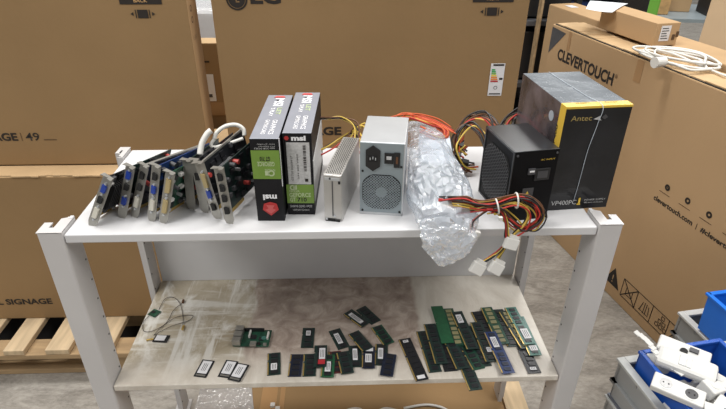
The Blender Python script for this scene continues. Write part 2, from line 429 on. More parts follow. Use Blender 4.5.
# low carton and plank below the bench
t, w, d, h = carton('flat_carton', 'flat brown carton on the floor below the lower shelf',   .035, 1.015, -.10, .45, 0, .03, m='card_dark', top='card_dark')
for xx, ww in ((.24, .05), (.30, .015)):
    flat('tape_strip', t, rect(ww, .55), (xx - .035, 0, .0303), X, Y, 'tape')
flat('film_patch', t, [(.0, .02), (.0, .545), (.16, .54), (.20, .35), (.19, .2), (.21, .02)], (0, 0, .031), X, Y, 'wrap_film', .001)
for (xa, ya) in ((.245, .425), (.262, .41), (.245, .395), (.264, .38)):
    bm = B(); box(bm, (xa, ya, .0345), (.014, .014, .008)); obj('foam_pad', bm, 'white_plastic', t)
for pts in ([(.45, .33), (.47, .39), (.52, .40), (.54, .36), (.53, .30)], [(.66, .40), (.74, .41), (.80, .38), (.80, .30)], [(.56, .38), (.60, .40), (.64, .39)]):
    bm = B(); tube(bm, [(a, b, .0345 + .001 * k) for k, (a, b) in enumerate(pts)], .004); obj('film_fold', bm, 'white_plastic', t)
bm = B(); box(bm, (0, 0, .012), (.072, .9, .024)); pk = obj('wooden_plank', bm, 'wood_pale', bevel=.002); pk.location = (1.058, .02, 0)
tag(pk, 'pale wooden plank on the floor below the right end of the bench', 'plank')
# stack seen in the gap between the left and the middle carton
wr = thing('wrapped_pallet_load', 'white film-wrapped pallet load far behind the gap between the cartons', 'pallet load', (-.3, 1.6, 0))
bm = B(); box(bm, (.1, .25, .57), (.9, .5, .86)); obj('wrapped_goods', bm, 'label_white', wr, bevel=.02)
bm = B(); box(bm, (.1, .25, .57), (.912, .512, .87)); obj('stretch_film', bm, 'wrap_film', wr, bevel=.02)
bm = B(); box(bm, (.1, .25, .07), (.9, .5, .14)); obj('pallet_base', bm, 'wood_brown', wr)
t, w, d, h = carton('taped_carton', 'small brown taped carton with a shipping label in the gap between cartons', -.16, .14, 1.08, 1.16, 0, .985, m='card_dark')
flat('shipping_label', t, rect(.05, .10), (.162, -.001, .775), X, Z, 'label_white')
flat('printed_panel', t, rect(.03, .012), (.17, -.0016, .79), X, Z, 'dark_grey')
flat('printed_arrow', t, [(0, 0), (.012, -.008), (.012, -.003), (.04, -.003), (.04, .003), (.012, .003), (.012, .008)], (.165, -.001, .92), X, Z, 'ink')
flat('tape_strip', t, rect(.3, .05), (0, -.0005, .72), X, Z, 'tape')

# ------------------------------------------------------------------ black rack between middle carton and the tall carton
rk = thing('black_rack', 'black metal rack in the dark gap right of the LG carton', 'rack', (1.30, 2.12, 0))
for xx in (0, .46):
    for yy in (0, .4):
        bm = B(); box(bm, (xx, yy, .65), (.03, .03, 1.3)); obj('upright', bm, 'black_plastic', rk)
for zz in (.12, .5, .835, 1.25):
    bm = B(); box(bm, (.23, .2, zz), (.50, .46, .03)); obj('rack_shelf', bm, 'dark_grey', rk, bevel=.004)
bm = B(); box(bm, (.23, .42, .65), (.50, .01, 1.28)); obj('back_sheet', bm, 'black_plastic', rk)
for zz in (.0, .515, .85):
    bm = B(); box(bm, (.23, .2, zz + .14), (.40, .38, .26)); obj('drawer', bm, 'black_plastic', rk, bevel=.006)
bm = B(); box(bm, (0, 0, .62), (.012, .05, 1.24)); o = obj('wooden_board', bm, 'wood_brown', bevel=.002); o.location = (1.548, 2.07, 0)
tag(o, 'narrow upright wooden board between the black rack and the tall carton', 'board')

# ------------------------------------------------------------------ CLEVERTOUCH carton
U = Vector((.2056, -.9786, 0)); NN = Vector((.9786, .2056, 0)); yawC = math.atan2(U.y, U.x)
ct = thing('touchscreen_carton', 'huge tan Clevertouch carton standing on the floor right of the bench', 'cardboard box', (1.45, 1.602, 0))
ct.rotation_euler = (0, 0, yawC)     # local x runs along the face towards the camera, local y into the box
LC, TC, HC = 2.3, .155, .936
bm = B(); fs = box(bm, (LC / 2, TC / 2, HC / 2), (LC, TC, HC)); bmesh.ops.recalc_face_normals(bm, faces=bm.faces)
for f in fs: f.material_index = 1 if f.normal.z > .5 else 0
obj('carton_body', bm, ['card_light', 'card_top'], ct, bevel=.004)
bm = B()
for k in range(40):
    xa = .02 + k * (LC - .04) / 40
    box(bm, (xa + .0285, .058, HC + .004 + .002 * math.sin(k * .9)), (.0575, .10, .004))
obj('top_flap', bm, 'card_top', ct)
bm = B(); box(bm, (LC / 2, .006, HC + .001), (LC - .03, .006, .003)); obj('flap_gap', bm, 'ink', ct)
CX, CY = X, Z
def cf(s, z, dy=.0008): return (s, -dy, z)
flat('corner_mark', ct, [(.0, .81), (.108, .918), (.0, .925)], cf(.003, 0), X, Z, 'dark_grey')
text('printed_lettering', 'CLEVERTOUCH', ct, cf(.078, .800), X, Z, .392, .049, 'ink', .035)
obj('registered_mark', ringbm(.005, .0068, cf(.482, .842), X, Z), 'ink_brown', ct)
text('registered_mark', 'R', ct, cf(.4797, .839), X, Z, .005, .006, 'ink_brown')
for s0, s1 in ((.135, .155), (.572, .607)):
    flat('tape_strip', ct, rect(s1 - s0, .078), cf(s0, HC - .082), X, Z, 'tape')
for k, s in enumerate((.866, .960, 1.051, 1.145, 1.24)):
    ic = obj('round_icon', ringbm(.0042, .0115, cf(s, .567), X, Z), 'ink', ct)
    flat('printed_rule', ct, rect(.05, .002), cf(s - .03, .540), X, Z, 'ink_brown')
flat('printed_symbol', ct, disc(.004, 0, 0, 3), cf(.866, .567), X, Z, 'ink')
text('printed_lettering', 'clevertouch.com', ct, cf(.822, .497), X, Z, .183, .020, 'ink', .03)
flat('printed_rule', ct, rect(.002, .022), cf(1.022, .495), X, Z, 'ink')
text('printed_lettering', '#clevertouch', ct, cf(1.040, .497), X, Z, .16, .020, 'ink', .03)
flat('warning_triangle', ct, [(.702, .055), (.792, .055), (.747, .136)], cf(0, 0), X, Z, 'ink')
text('warning_mark', '!', ct, cf(.744, .068, .0016), X, Z, .006, .035, 'card_light')
bm = B()
def stroke(a, b, wd=.0025):
    a = Vector((a[0], -.0012, a[1])); b = Vector((b[0], -.0012, b[1])); dd = (b - a); L_ = dd.length
    box(bm, (a + b) / 2, (L_, .0006, wd), Matrix.Rotation(-math.atan2(dd.z, dd.x), 3, 'Y'))
for k in range(4):
    x0 = .806 + k * .083
    for a, b in (((0, 0), (.083, 0)), ((0, .08), (.083, .08)), ((0, 0), (0, .08)), ((.083, 0), (.083, .08))): stroke((x0 + a[0], .048 + a[1]), (x0 + b[0], .048 + b[1]))
stroke((.806, .048), (.889, .128), .004); stroke((.806, .128), (.889, .048), .004)
stroke((.83, .07), (.865, .07)); stroke((.83, .07), (.83, .10)); stroke((.865, .07), (.865, .10))
stroke((.915, .065), (.925, .105)); stroke((.935, .062), (.935, .11)); stroke((.945, .065), (.945, .11)); stroke((.955, .105), (.96, .07)); stroke((.91, .065), (.962, .065))
for a in range(3):
    for b in range(3 - a): 
        cx_, cz_ = 1.0 + b * .02 + a * .01, .065 + a * .02
        for p_, q_ in (((0, 0), (.014, 0)), ((0, .014), (.014, .014)), ((0, 0), (0, .014)), ((.014, 0), (.014, .014))): stroke((cx_ + p_[0], cz_ + p_[1]), (cx_ + q_[0], cz_ + q_[1]), .002)
stroke((1.065, .05), (1.10, .12), .004); stroke((1.135, .05), (1.10, .12), .004)
obj('handling_icons', bm, 'ink', ct)

# second tall carton behind it, long small box, sheet, cord
t = thing('tall_carton', 'tan carton standing just behind the Clevertouch carton', 'cardboard box', (1.563, 1.998, 0)); t.rotation_euler = (0, 0, yawC)
bm = B(); fs = box(bm, (.62, .075, .475), (1.24, .15, .95)); bmesh.ops.recalc_face_normals(bm, faces=bm.faces)
for f in fs: f.material_index = 1 if f.normal.z > .5 else 0
obj('carton_body', bm, ['card_light', 'card_edge'], t, bevel=.004)
flat('shipping_label', t, rect(.06, .04), (.06, .05, .951), X, Y, 'label_white')
t = thing('long_carton', 'slim closed tan box with a white label lying across the tops of the big cartons', 'cardboard box', (1.657, 1.135, .952)); t.rotation_euler = (0, 0, yawC + math.pi)
bm = B(); fs = box(bm, (.165, -.05, .041), (.33, .10, .082)); bmesh.ops.recalc_face_normals(bm, faces=bm.faces)
for f in fs: f.material_index = 1 if f.normal.z > .5 else 0
obj('carton_body', bm, ['card_light', 'card_edge'], t, bevel=.002)
lb = flat('shipping_label', t, rect(.042, .055), (-.0008, -.020, .018), (0, -1, 0), Z, 'label_white')
for k in range(5): flat('printed_line', lb, rect(.03 - .004 * (k % 3), .003), (-.0016, -.025, .026 + k * .009), (0, -1, 0), Z, 'dark_grey')
flat('printed_symbol', t, rect(.012, .02), (-.0008, -.075, .02), (0, -1, 0), Z, 'ink_brown')
flat('printed_symbol', t, rect(.012, .02), (-.0008, -.09, .03), (0, -1, 0), Z, 'ink_brown')
bm = B()
pc = [Vector(q) for q in ((1.475, 1.351, 0), (1.59, 1.588, 0), (1.724, 1.517, 0), (1.574, 1.33, 0))]
pm = sum(pc, Vector()) / 4
for i in range(9):
    for j in range(5):
        a, b = i / 8, j / 4
        p_ = (pc[0] * (1 - b) + pc[3] * b) * (1 - a) + (pc[1] * (1 - b) + pc[2] * b) * a - pm
        bm.verts.new((p_.x, p_.y, .0015 + .010 * (1 - b) ** 2 * (1 - a) + .004 * math.sin(a * 3.1)))
bm.verts.ensure_lookup_table()
for i in range(8):
    for j in range(4):
        a = i * 5 + j; f = bm.faces.new([bm.verts[k] for k in (a, a + 5, a + 6, a + 1)]); f.smooth = True
o = obj('paper_sheet', bm, 'paper'); o.location = (pm.x, pm.y, 1.0345); so = o.modifiers.new('t', 'SOLIDIFY'); so.thickness = .0006
tag(o, 'white paper sheet lying on the far end of the slim box', 'paper')

cord = thing('extension_cord', 'coiled white extension cord lying on top of the Clevertouch carton', 'cable', (1.655, .965, .95))
dirv = Vector((.13, -.225, 0)).normalized(); per = Vector((.9, .45, 0)).normalized()
bm = B(); pts = []
for k in range(5 * 12 + 7):
    a = 2 * math.pi * k / 12; lp = k // 12
    rl = .125 - .012 * (lp % 3) + .014 * math.sin(lp * 2.3); rs = .076 - .013 * (lp % 4) + .010 * math.cos(lp * 1.9)
    p = dirv * (rl * math.cos(a) + .018 * math.sin(lp * 1.7) + .010 * math.sin(a * 3 + lp * 2)) + per * (rs * math.sin(a) + .012 * math.cos(lp * 2.9))
    pts.append(p + Vector((0, 0, .0 + .0035 * lp + .006 * (.5 + .5 * math.sin(a * 2 + lp)))))
tube(bm, pts, .0040, 7, 4); obj('cord', bm, 'white_rubber', cord)
bm = B(); tube(bm, [pts[-1], pts[-1] + Vector((.03, -.05, 0)), (.05, -.13, .0), (.06, -.19, -.0), (.10, -.30, -.0)], .0040, 7, 4); obj('cord', bm, 'white_rubber', cord)
bm = B(); cyl(bm, (-.105, -.085, .016), .018, .040, 'X', 18, r2=.015, rot=Matrix.Rotation(R(15), 3, 'Z')); obj('plug', bm, 'white_rubber', cord)
bm = B(); tube(bm, [(-.09, -.08, .016), (-.06, -.095, .012), (-.03, -.14, .006), (.03, -.13, .004), (.07, -.12, .004)], .0042, 7, 5); obj('cord', bm, 'white_rubber', cord)

# far right background
t = thing('tall_carton', 'pale tall carton standing at the far right behind the big cartons', 'cardboard box', (2.30, 1.62, 0), 35)
bm = B(); fs = box(bm, (.15, .07, .68), (.30, .14, 1.36)); bmesh.ops.recalc_face_normals(bm, faces=bm.faces)
for f in fs: f.material_index = 1 if f.normal.y < -.5 else 0  # right-hand face coloured dark brown to stand in for its shade
obj('carton_body', bm, ['card_pale', 'wood_brown'], t, bevel=.003)
o = thing('dark_cabinet', 'black cabinet standing far behind the slim box', 'cabinet', (2.36, 2.75, 0), -15)
bm = B(); box(bm, (0, 0, .45), (.16, .3, .9)); obj('cabinet_body', bm, 'black_plastic', o, bevel=.01)
bm = B(); box(bm, (0, -.152, .62), (.13, .006, .2)); obj('cabinet_door', bm, 'dark_grey', o)
o = thing('blue_tote', 'dark blue tote far behind the paper sheet', 'crate', (2.2, 3.2, 0), -10)
bm = B(); box(bm, (0, 0, .4), (.5, .35, .8)); obj('tote_body', bm, 'blue_dark', o, bevel=.01)
bm = B(); box(bm, (0, 0, .81), (.54, .39, .03)); obj('tote_lid', bm, 'black_plastic', o, bevel=.01)
o = thing('green_bin', 'bright green bin far behind the cabinet', 'bin', (3.12, 4.0, 0), -10)
bm = B(); box(bm, (0, 0, .35), (.14, .4, .7)); obj('bin_body', bm, 'bin_green', o, bevel=.02)
bm = B(); box(bm, (0, 0, .715), (.17, .44, .03)); obj('bin_lid', bm, 'bin_green', o, bevel=.01)
o = thing('packing_table', 'grey packing table at the far right background', 'table', (3.95, 4.5, 0), -10)
bm = B(); box(bm, (0, 0, .42), (1.5, .8, .03)); obj('table_top', bm, 'steel_blue', o)
for sx in (-1, 1):
    for sy in (-1, 1):
        bm = B(); box(bm, (sx * .7, sy * .36, .2), (.04, .04, .4)); obj('leg', bm, 'dark_grey', o)
for k, (xx, yy, ww, dd, hh, mm, lb) in enumerate([(-.5, -.1, .25, .25, .18, 'beige_item', 'small tan box at the left of the packing table'), (-.2, .1, .22, .3, .28, 'card_light', 'taller tan box on the packing table'),
        (.1, -.1, .28, .26, .15, 'black_plastic', 'black parcel on the packing table'), (.4, .1, .25, .3, .24, 'beige_item', 'tan box at the right of the packing table')]):
    t2 = thing('parcel', lb, 'box', (3.95 + xx * .985, 4.5 + yy + -.17 * xx, .436), -10)
    bm = B(); box(bm, (0, 0, hh / 2), (ww, dd, hh)); obj('parcel_body', bm, mm, t2, bevel=.006)
    bm = B(); box(bm, (0, 0, hh), (.04, dd + .002, .004)); obj('tape_strip', bm, 'tape', t2)
o = thing('swivel_stool', 'black swivel stool far behind the cord coil', 'stool', (2.66, 2.45, 0), 20)
bm = B(); box(bm, (0, 0, .58), (.34, .34, .07)); obj('seat', bm, 'black_plastic', o, bevel=.03)
bm = B(); cyl(bm, (0, 0, .30), .025, .52); obj('column', bm, 'dark_grey', o)
for k in range(5):
    bm = B(); box(bm, (.13 * math.cos(k * 1.2566), .13 * math.sin(k * 1.2566), .04), (.26, .04, .04), Matrix.Rotation(k * 1.2566, 3, 'Z')); obj('leg', bm, 'dark_grey', o)

# ------------------------------------------------------------------ crates, bins and white electrical parts at the right
def crate(name, label, cat, loc, rz, w, l, h, m, rimm, floor_m, ribs=True, group=None, rim=.016, taper=0.):
    """open box: local x to the right, local -y towards the camera, origin at the back-left bottom corner"""
    t = thing(name, label, cat, loc, rz, group)
    bm = B(); th = .004
    box(bm, (w / 2, -l / 2, .004), (w - 2 * th, l - 2 * th, .006), mi=2)
    for (c, s) in (((th / 2 + rim / 2, -l / 2, h / 2), (th, l - rim, h)), ((w - th / 2 - rim / 2, -l / 2, h / 2), (th, l - rim, h)),
                   ((w / 2, -rim / 2 - th / 2, h / 2), (w - rim, th, h)), ((w / 2, -l + rim / 2 + th / 2, h / 2), (w - rim, th, h))): box(bm, c, s)
    if ribs:
        for zz in (h * .45,):
            rv = rim + .003
            box(bm, (w / 2, -rv / 2, zz), (w, rv, .008)); box(bm, (rv / 2, -l / 2, zz), (rv, l, .008)); box(bm, (w - rv / 2, -l / 2, zz), (rv, l, .008))
        for k in range(7):
            yy = -.012 - k * (l - .024) / 6
            prism(bm, [(0, 0), (rim * .95, 0), (0, -h * .45)], (rim + .002, yy, h * .97), (-1, 0, 0), Z, (0, .004, 0))
            xx = .012 + k * (w - .024) / 6
            box(bm, (xx, -rim * .4, h * .72), (.003, rim * .8, h * .5))
    body = obj('crate_body', bm, [m, m, floor_m], t)
    bm = B(); rw = rim + .004
    for (c, s) in (((rw / 2, -l / 2, h), (rw, l, .008)), ((w - rw / 2, -l / 2, h), (rw, l, .008)), ((w / 2, -rw / 2, h), (w - 2 * rw, rw, .008)), ((w / 2, -l + rw / 2, h), (w - 2 * rw, rw, .008))): box(bm, c, s)
    obj('rim', bm, rimm, t, bevel=.0015)
    return t
cn = ['grey euro crate, bottom of the nearer stack', 'grey euro crate, second from the floor in the nearer stack', 'grey euro crate just under the topmost one in the nearer stack', 'grey euro crate holding the dark blue bin, topmost of the nearer stack']
for k in range(4):
    crate('euro_crate', cn[k], 'crate', (1.155, .053, k * .1245), 9, .30, .40, .1205, 'grey_crate', 'crate_rim', 'crate_floor', group='grey crates of the nearer stack')
cn = ['grey crate at the foot of the stack against the Clevertouch carton', 'grey crate in the middle of the stack against the Clevertouch carton', 'grey crate with a pale rim under the bright blue bin']
for k in range(3):
    crate('euro_crate', cn[k], 'crate', (1.474, .315, k * .1335), 9, .215, .36, .1295, 'grey_crate', 'grey_crate_light', 'crate_floor', group='grey crates against the touchscreen carton')
crate('parts_bin', 'dark blue plastic bin filled with white electrical parts', 'bin', (1.184, .030, .385), 9, .215, .335, .155, 'blue_bin', 'blue_bin', 'blue_dark', ribs=False, rim=.006)
# bright blue bin with sloping walls
bb = thing('parts_bin', 'bright blue plastic bin standing on the pale-rimmed grey crate at the right edge', 'bin', (1.482, .243, .4085), 9)
bm = B()
w_, l_, h_ = .185, .26, .115
def wall(a, b, c, d, th):
    vs = [Vector(p) for p in (a, b, c, d)]; n_ = (vs[1] - vs[0]).cross(vs[3] - vs[0]).normalized() * th
    A = [bm.verts.new(p) for p in vs]; A2 = [bm.verts.new(p + n_) for p in vs]
    bm.faces.new(A); bm.faces.new(A2[::-1])
    for i in range(4): bm.faces.new((A[i], A[(i + 1) % 4], A2[(i + 1) % 4], A2[i]))
k_ = .004
bot = [(k_, -k_, 0), (w_ - k_, -k_, 0), (w_ - k_, -l_ + k_, 0), (k_, -l_ + k_, 0)]; tp = [(0, 0, h_), (w_, 0, h_), (w_, -l_, h_), (0, -l_, h_)]
for i in range(4): wall(bot[i], bot[(i + 1) % 4], tp[(i + 1) % 4], tp[i], .003)
box(bm, (w_ / 2, -l_ / 2, .002), (w_ - 2 * k_, l_ - 2 * k_, .004))
obj('bin_body', bm, 'blue_bin_bright', bb)
bm = B()
for (c, s) in (((0, -l_ / 2, h_), (.012, l_ + .012, .007)), ((w_, -l_ / 2, h_), (.012, l_ + .012, .007)), ((w_ / 2, 0, h_), (w_, .012, .007)), ((w_ / 2, -l_, h_), (w_, .012, .007))): box(bm, c, s)
obj('rim', bm, 'blue_bin_bright', bb, bevel=.001)
bm = B(); box(bm, (w_ / 2 + .01, -.07, h_ * .75), (w_ - .02, .003, h_ * .8)); obj('divider', bm, 'blue_bin', bb)

def place(ob, x, y, z, yaw, tx=0, ty=0):
    ob.location = (x, y, z); ob.rotation_euler = (R(tx), R(ty), R(yaw))
def frame_body(w, l, h, bev=.004):
    bm = B(); box(bm, (0, 0, 0), (w, l, h)); return bm
# white trunking end box with a black port
e = thing('switch_box', 'white plastic switch box with a dark port, backmost in the blue bin', 'electrical part')
place(e, 1.272, .008, .545, -38, 14)
bm = B(); box(bm, (0, 0, 0), (.105, .042, .05)); obj('housing', bm, 'white_electric', e, bevel=.004)
bm = B(); cyl(bm, (.0, -.004, .0255), .008, .004); obj('port', bm, 'hole_black', e)
bm = B(); box(bm, (.018, .006, .027), (.018, .010, .006)); obj('slot', bm, 'dark_grey', e)
e = thing('cover_frame', 'large rounded white cover frame lying in the middle of the blue bin', 'electrical part')
place(e, 1.258, -.030, .557, -36, 12)
bm = B(); box(bm, (0, 0, 0), (.118, .052, .024)); obj('housing', bm, 'white_electric', e, bevel=.009)
bm = B(); box(bm, (-.004, 0, .0125), (.024, .028, .003)); obj('window', bm, 'grey_crate_light', e, bevel=.001)
bm = B(); box(bm, (-.002, 0, .0145), (.001, .026, .002)); obj('window_bar', bm, 'white_electric', e)
e = thing('wall_socket', 'white double wall socket lying at the front of the blue bin', 'electrical part')
place(e, 1.203, -.097, .556, -38, 8)
bm = B(); box(bm, (0, 0, 0), (.098, .042, .016)); obj('housing', bm, 'white_electric', e, bevel=.003)
for xx in (-.024, .024):
    s = obj('socket_face', ringbm(.0125, .0160, (xx, 0, .0084), X, Y), 'grey_crate_light', e)
    bm = B(); cyl(bm, (xx, 0, .0082), .012, .0012); obj('socket_well', bm, 'label_grey' if xx < 0 else 'dark_grey', e)
    for s_ in (-1, 1):
        bm = B(); cyl(bm, (xx + s_ * .005, 0, .0092), .0016, .001); obj('pin_hole', bm, 'hole_black', e)
e = thing('plastic_strap', 'translucent white plastic sleeve sticking out of the left side of the blue bin', 'plastic strap')
place(e, 1.208, .000, .556, -62)
bm = B(); 
for k in range(12):
    a = k / 11; box(bm, (-.055 + a * .11, .004 * math.sin(a * 8), .022 * (1 - a) ** 2 + .004 * math.sin(a * 5)), (.0135, .014 - .004 * abs(a - .4), .002), Matrix.Rotation(R(14) * (1 - a), 3, 'Y'))
obj('strap', bm, 'white_electric', e)
specs = [(1.285, -.085, .545, 20, .040, .035, .028, 'square white junction box at the right of the blue bin'), (1.255, -.150, .540, -20, .05, .04, .03, 'white junction box at the lower right of the blue bin'),
         (1.315, -.055, .530, 50, .04, .04, .03, 'small white junction box wedged by the right wall of the blue bin'), (1.225, .012, .520, 10, .05, .04, .03, 'white junction box half hidden under the switch box'),
         (1.29, -.13, .535, -50, .045, .045, .02, 'flat white junction cover near the front right of the blue bin')]
for (a, b, c_, yw, ww, ll, hh, lb) in specs:
    e = thing('junction_box', lb, 'electrical part', group='white electrical parts in the blue bin'); place(e, a, b, c_, yw, 10, 8)
    bm = B(); box(bm, (0, 0, 0), (ww, ll, hh)); obj('housing', bm, 'white_electric', e, bevel=.003)
    bm = B(); cyl(bm, (0, 0, hh / 2), .010, .002); obj('knockout', bm, 'grey_crate_light', e)
    bm = B(); box(bm, (ww * .3, ll * .3, hh / 2 + .001), (.006, .006, .003)); obj('screw', bm, 'dark_grey', e)
e = thing('packing_filler', 'heap of crumpled white wrapping under the electrical parts in the blue bin', 'wrapping')
bm = B(); bmesh.ops.create_icosphere(bm, subdivisions=4, radius=1, matrix=Matrix.Diagonal((.095, .130, .055, 1)))
for v in bm.verts:
    nn_ = noise.noise(v.co * 38); v.co *= 1 + .22 * nn_
    if v.co.z < -.02: v.co.z = -.02
obj('wrapping', bm, 'white_plastic', e); place(e, 1.29, -.135, .47, 9)

# ------------------------------------------------------------------ GPU boxes
def gpu_box(label, x, y, yaw, w, d, h, flip):
    t = thing('graphics_card_box', label, 'box', (x, y, TOP), yaw, 'graphics card boxes on the top shelf')
    bm = B(); fs = box(bm, (w / 2, d / 2, h / 2), (w, d, h)); bmesh.ops.recalc_face_normals(bm, faces=bm.faces)
    for f in fs: f.material_index = 1 if f.normal.z > .5 else 0
    obj('carton_body', bm, ['black_print', 'box_grey'], t, bevel=.0012)
    F = lambda x_, z_, dy=.0005: (x_, -dy, z_)
    if flip:   # upside down: lettering rotated half a turn on the front
        flat('green_band', t, rect(w - .001, h * .335), F(.0005, h * .535), X, Z, 'green_print')
        bm = B(); box(bm, (w + .0003, .004, h * .70), (.0008, .008, h * .33)); obj('green_band', bm, 'green_print', t)
        bm = B(); box(bm, (w + .0006, .0015, h * .72), (.001, .003, h * .56)); obj('worn_edge', bm, 'label_white', t)
        nx_, nz = (-1, 0, 0), (0, 0, -1)
        text('printed_lettering', 'GEFORCE', t, F(w * .80, h * .74, .0012), nx_, nz, w * .60, .009, 'green_light', .02)
        text('printed_lettering', 'GT 710', t, F(w * .66, h * .80, .0012), nx_, nz, w * .36, .009, 'ink', .03)
        text('printed_lettering', 'NVIDIA', t, F(w * .80, h * .655, .0012), nx_, nz, w * .36, .005, 'green_light', .01)
        obj('eye_logo', ringbm(.0035, .0062, F(w * .66, h * .605, .0012), X, Z), 'green_light', t)
        flat('eye_logo', t, rect(.008, .009), F(w * .44, h * .578, .0012), X, Z, 'green_light')
        text('brand_lettering', 'msi', t, F(w * .78, h * .345, .0012), nx_, nz, w * .50, .012, 'white_print', .04)
        flat('dragon_badge', t, [(-.015, -.003), (0, -.016), (.015, -.003), (.012, .010), (0, .014), (-.012, .010)], F(w * .52, h * .17, .0012), X, Z, 'red_print')
        flat('dragon_badge', t, [(-.010, -.003), (0, -.011), (.010, -.003), (.004, .0), (.008, .007), (-.008, .008), (-.004, .0)], F(w * .52, h * .17, .0022), X, Z, 'red_light')
        for k, zz in enumerate((.90, .925, .95)):
            text('small_lettering', ['ooo 2GB DDR3', 'PCI Express', 'low profile'][k], t, F(w * .85, h * zz, .0008), nx_, nz, w * (.7, .55, .6)[k], .0032, 'label_grey')
    else:
        flat('black_header', t, rect(w - .001, .02), F(.0005, h - .021, .0004), X, Z, 'black_print')
        text('brand_lettering', 'msi', t, F(w * .30, h * .915, .0012), X, Z, w * .50, .010, 'white_print', .05)
        flat('dragon_badge', t, disc(.0045, 0, 0, 6), F(w * .14, h * .945, .0012), X, Z, 'red_print')
        lb = flat('barcode_sticker', t, rect(w * .80, h * .50), F(w * .11, h * .395), X, Z, 'label_grey', label='grey barcode sticker')
        r2 = random.Random(3); zz = h * .56
        while zz < h * .86:
            hh = r2.uniform(.0008, .0022); flat('barcode_bar', lb, rect(w * .10, hh), F(w * .68, zz, .0012), X, Z, 'ink'); zz += hh + r2.uniform(.0012, .003)
        text('sticker_lettering', 'GT 710 2GD3H LP', lb, F(w * .30, h * .44, .0012), Z, (-1, 0, 0), h * .3, .004, 'ink')
        text('sticker_lettering', 'S/N 602 V809', lb, F(w * .50, h * .46, .0012), Z, (-1, 0, 0), h * .3, .003, 'ink')
        flat('printed_square', lb, rect(.006, .006), F(w * .70, h * .43, .0012), X, Z, 'ink')
        flat('green_band', t, rect(w - .001, h * .235), F(.0005, h * .155), X, Z, 'green_print')
        obj('eye_logo', ringbm(.003, .0058, F(w * .24, h * .355, .0012), X, Z), 'green_light', t)
        flat('eye_logo', t, rect(.007, .009), F(w * .26, h * .33, .0012), X, Z, 'green_light')
        text('printed_lettering', 'NVIDIA', t, F(w * .12, h * .295, .0012), X, Z, w * .36, .005, 'green_light', .01)
        text('printed_lettering', 'GEFORCE', t, F(w * .10, h * .235, .0012), X, Z, w * .78, .009, 'green_light', .02)
        text('printed_lettering', 'GT', t, F(w * .12, h * .175, .0012), X, Z, w * .20, .009, 'green_light', .02)
        text('printed_lettering', '710', t, F(w * .38, h * .175, .0012), X, Z, w * .34, .009, 'ink', .03)
        text('small_lettering', '2048MB DDR3 / PCIE', t, F(w * .10, h * .10, .0008), X, Z, w * .8, .005, 'label_grey')
        text('small_lettering', 'HDMI DVI VGA 64-bit', t, F(w * .2, h * .055, .0008), X, Z, w * .6, .004, 'label_grey')
        bm = B(); box(bm, (w + .0006, d * .5, h * .42), (.0012, d * .98, h * .5)); obj('side_print', bm, 'label_grey', t)
    # top lettering runs from the back to the front
    T_ = lambda x_, y_: (x_, y_, h + .0006)
    dn, rt = (0, -1, 0), (1, 0, 0)
    flat('dragon_badge', t, [(0, 0), (.024, 0), (.020, .010), (.004, .010)], T_(w * .28, d * .92), X, Y, 'red_light')
    text('brand_lettering', 'MSI', t, T_(w * .36, d * .90), dn, rt, d * .20, w * .38, 'white_print', .03)
    text('slogan_lettering', 'LET', t, T_(w * .58, d * .66), dn, rt, d * .16, w * .18, 'green_light', .02)
    text('slogan_lettering', "'S PLAY", t, T_(w * .34, d * .66), dn, rt, d * .20, w * .16, 'white_print', .02)
    text('small_lettering', 'GRAPHICS', t, T_(w * .58, d * .38), dn, rt, d * .30, w * .18, 'white_print', .01)
    text('small_lettering', 'GAMING CARD', t, T_(w * .32, d * .38), dn, rt, d * .30, w * .16, 'white_print', .01)
    return t
gpu_box('tall graphics card box, left one, with red dragon badge near its bottom', .352, .040, -1.8, .052, .234, .171, True)
gpu_box('tall graphics card box, right one, with a grey barcode sticker on its front', .408, .062, -2.1, .053, .225, .172, False)

# ------------------------------------------------------------------ power supplies
def lattice(bm, o, u, v, n, R_, pitch, thk, sq=1.0, dirs=(45, -45)):
    """crossed thin wires clipped to a rounded square of half-size R_"""
    o = Vector(o); u = Vector(u); v = Vector(v); n = Vector(n)
    rc = R_ * 1.12
    for dg in dirs:
        du, dv = math.cos(R(dg)), math.sin(R(dg)); k = -R_ * 1.4
        while k < R_ * 1.4:
            px, py = -dv * k, du * k; ts = [i * .001 for i in range(-int(R_ * 1500), int(R_ * 1500))]
            ins = [t_ for t_ in ts if abs(px + du * t_) <= R_ and abs(py + dv * t_) <= R_ and math.hypot(px + du * t_, py + dv * t_) <= rc]
            if len(ins) > 2:
                t0, t1 = ins[0], ins[-1]; tm = (t0 + t1) / 2
                c = o + u * (px + du * tm) + v * (py + dv * tm)
                xd = (u * du + v * dv); yd = n.cross(xd)
                M = Matrix((xd, yd, n)).transposed()
                box(bm, c, (t1 - t0, thk, thk * .6), M)
            k += pitch
# silver ATX supply
ps = thing('power_supply', 'silver computer power supply standing on end, mains socket and fan grille facing forward', 'power supply', (.548, .064, TOP), -8.6)
w, d, h = .084, .135, .152
bm = B(); box(bm, (w / 2, d / 2 + .001, h / 2), (w, d - .002, h)); obj('case', bm, 'steel_light', ps, bevel=.0015)
bm = B(); box(bm, (w / 2, .0, h / 2), (w - .001, .002, h - .001)); obj('rear_plate', bm, 'steel_blue', ps)
bm = B(); box(bm, (w / 2, -.0004, h * .018), (w, .003, h * .036)); box(bm, (w * .987, -.0004, h / 2), (w * .026, .003, h)); obj('folded_edge', bm, 'steel_light', ps)
cxf, czf = w * .5, h * .335
pl_ = [(a, b) for a, b in disc(.0415, 0, 0, 32)]
pl_ = [(max(-.037, min(.037, a)), max(-.037, min(.037, b))) for a, b in pl_]
flat('fan_opening', ps, pl_, (cxf, -.0011, czf), X, Z, 'hole_black')
bm = B()
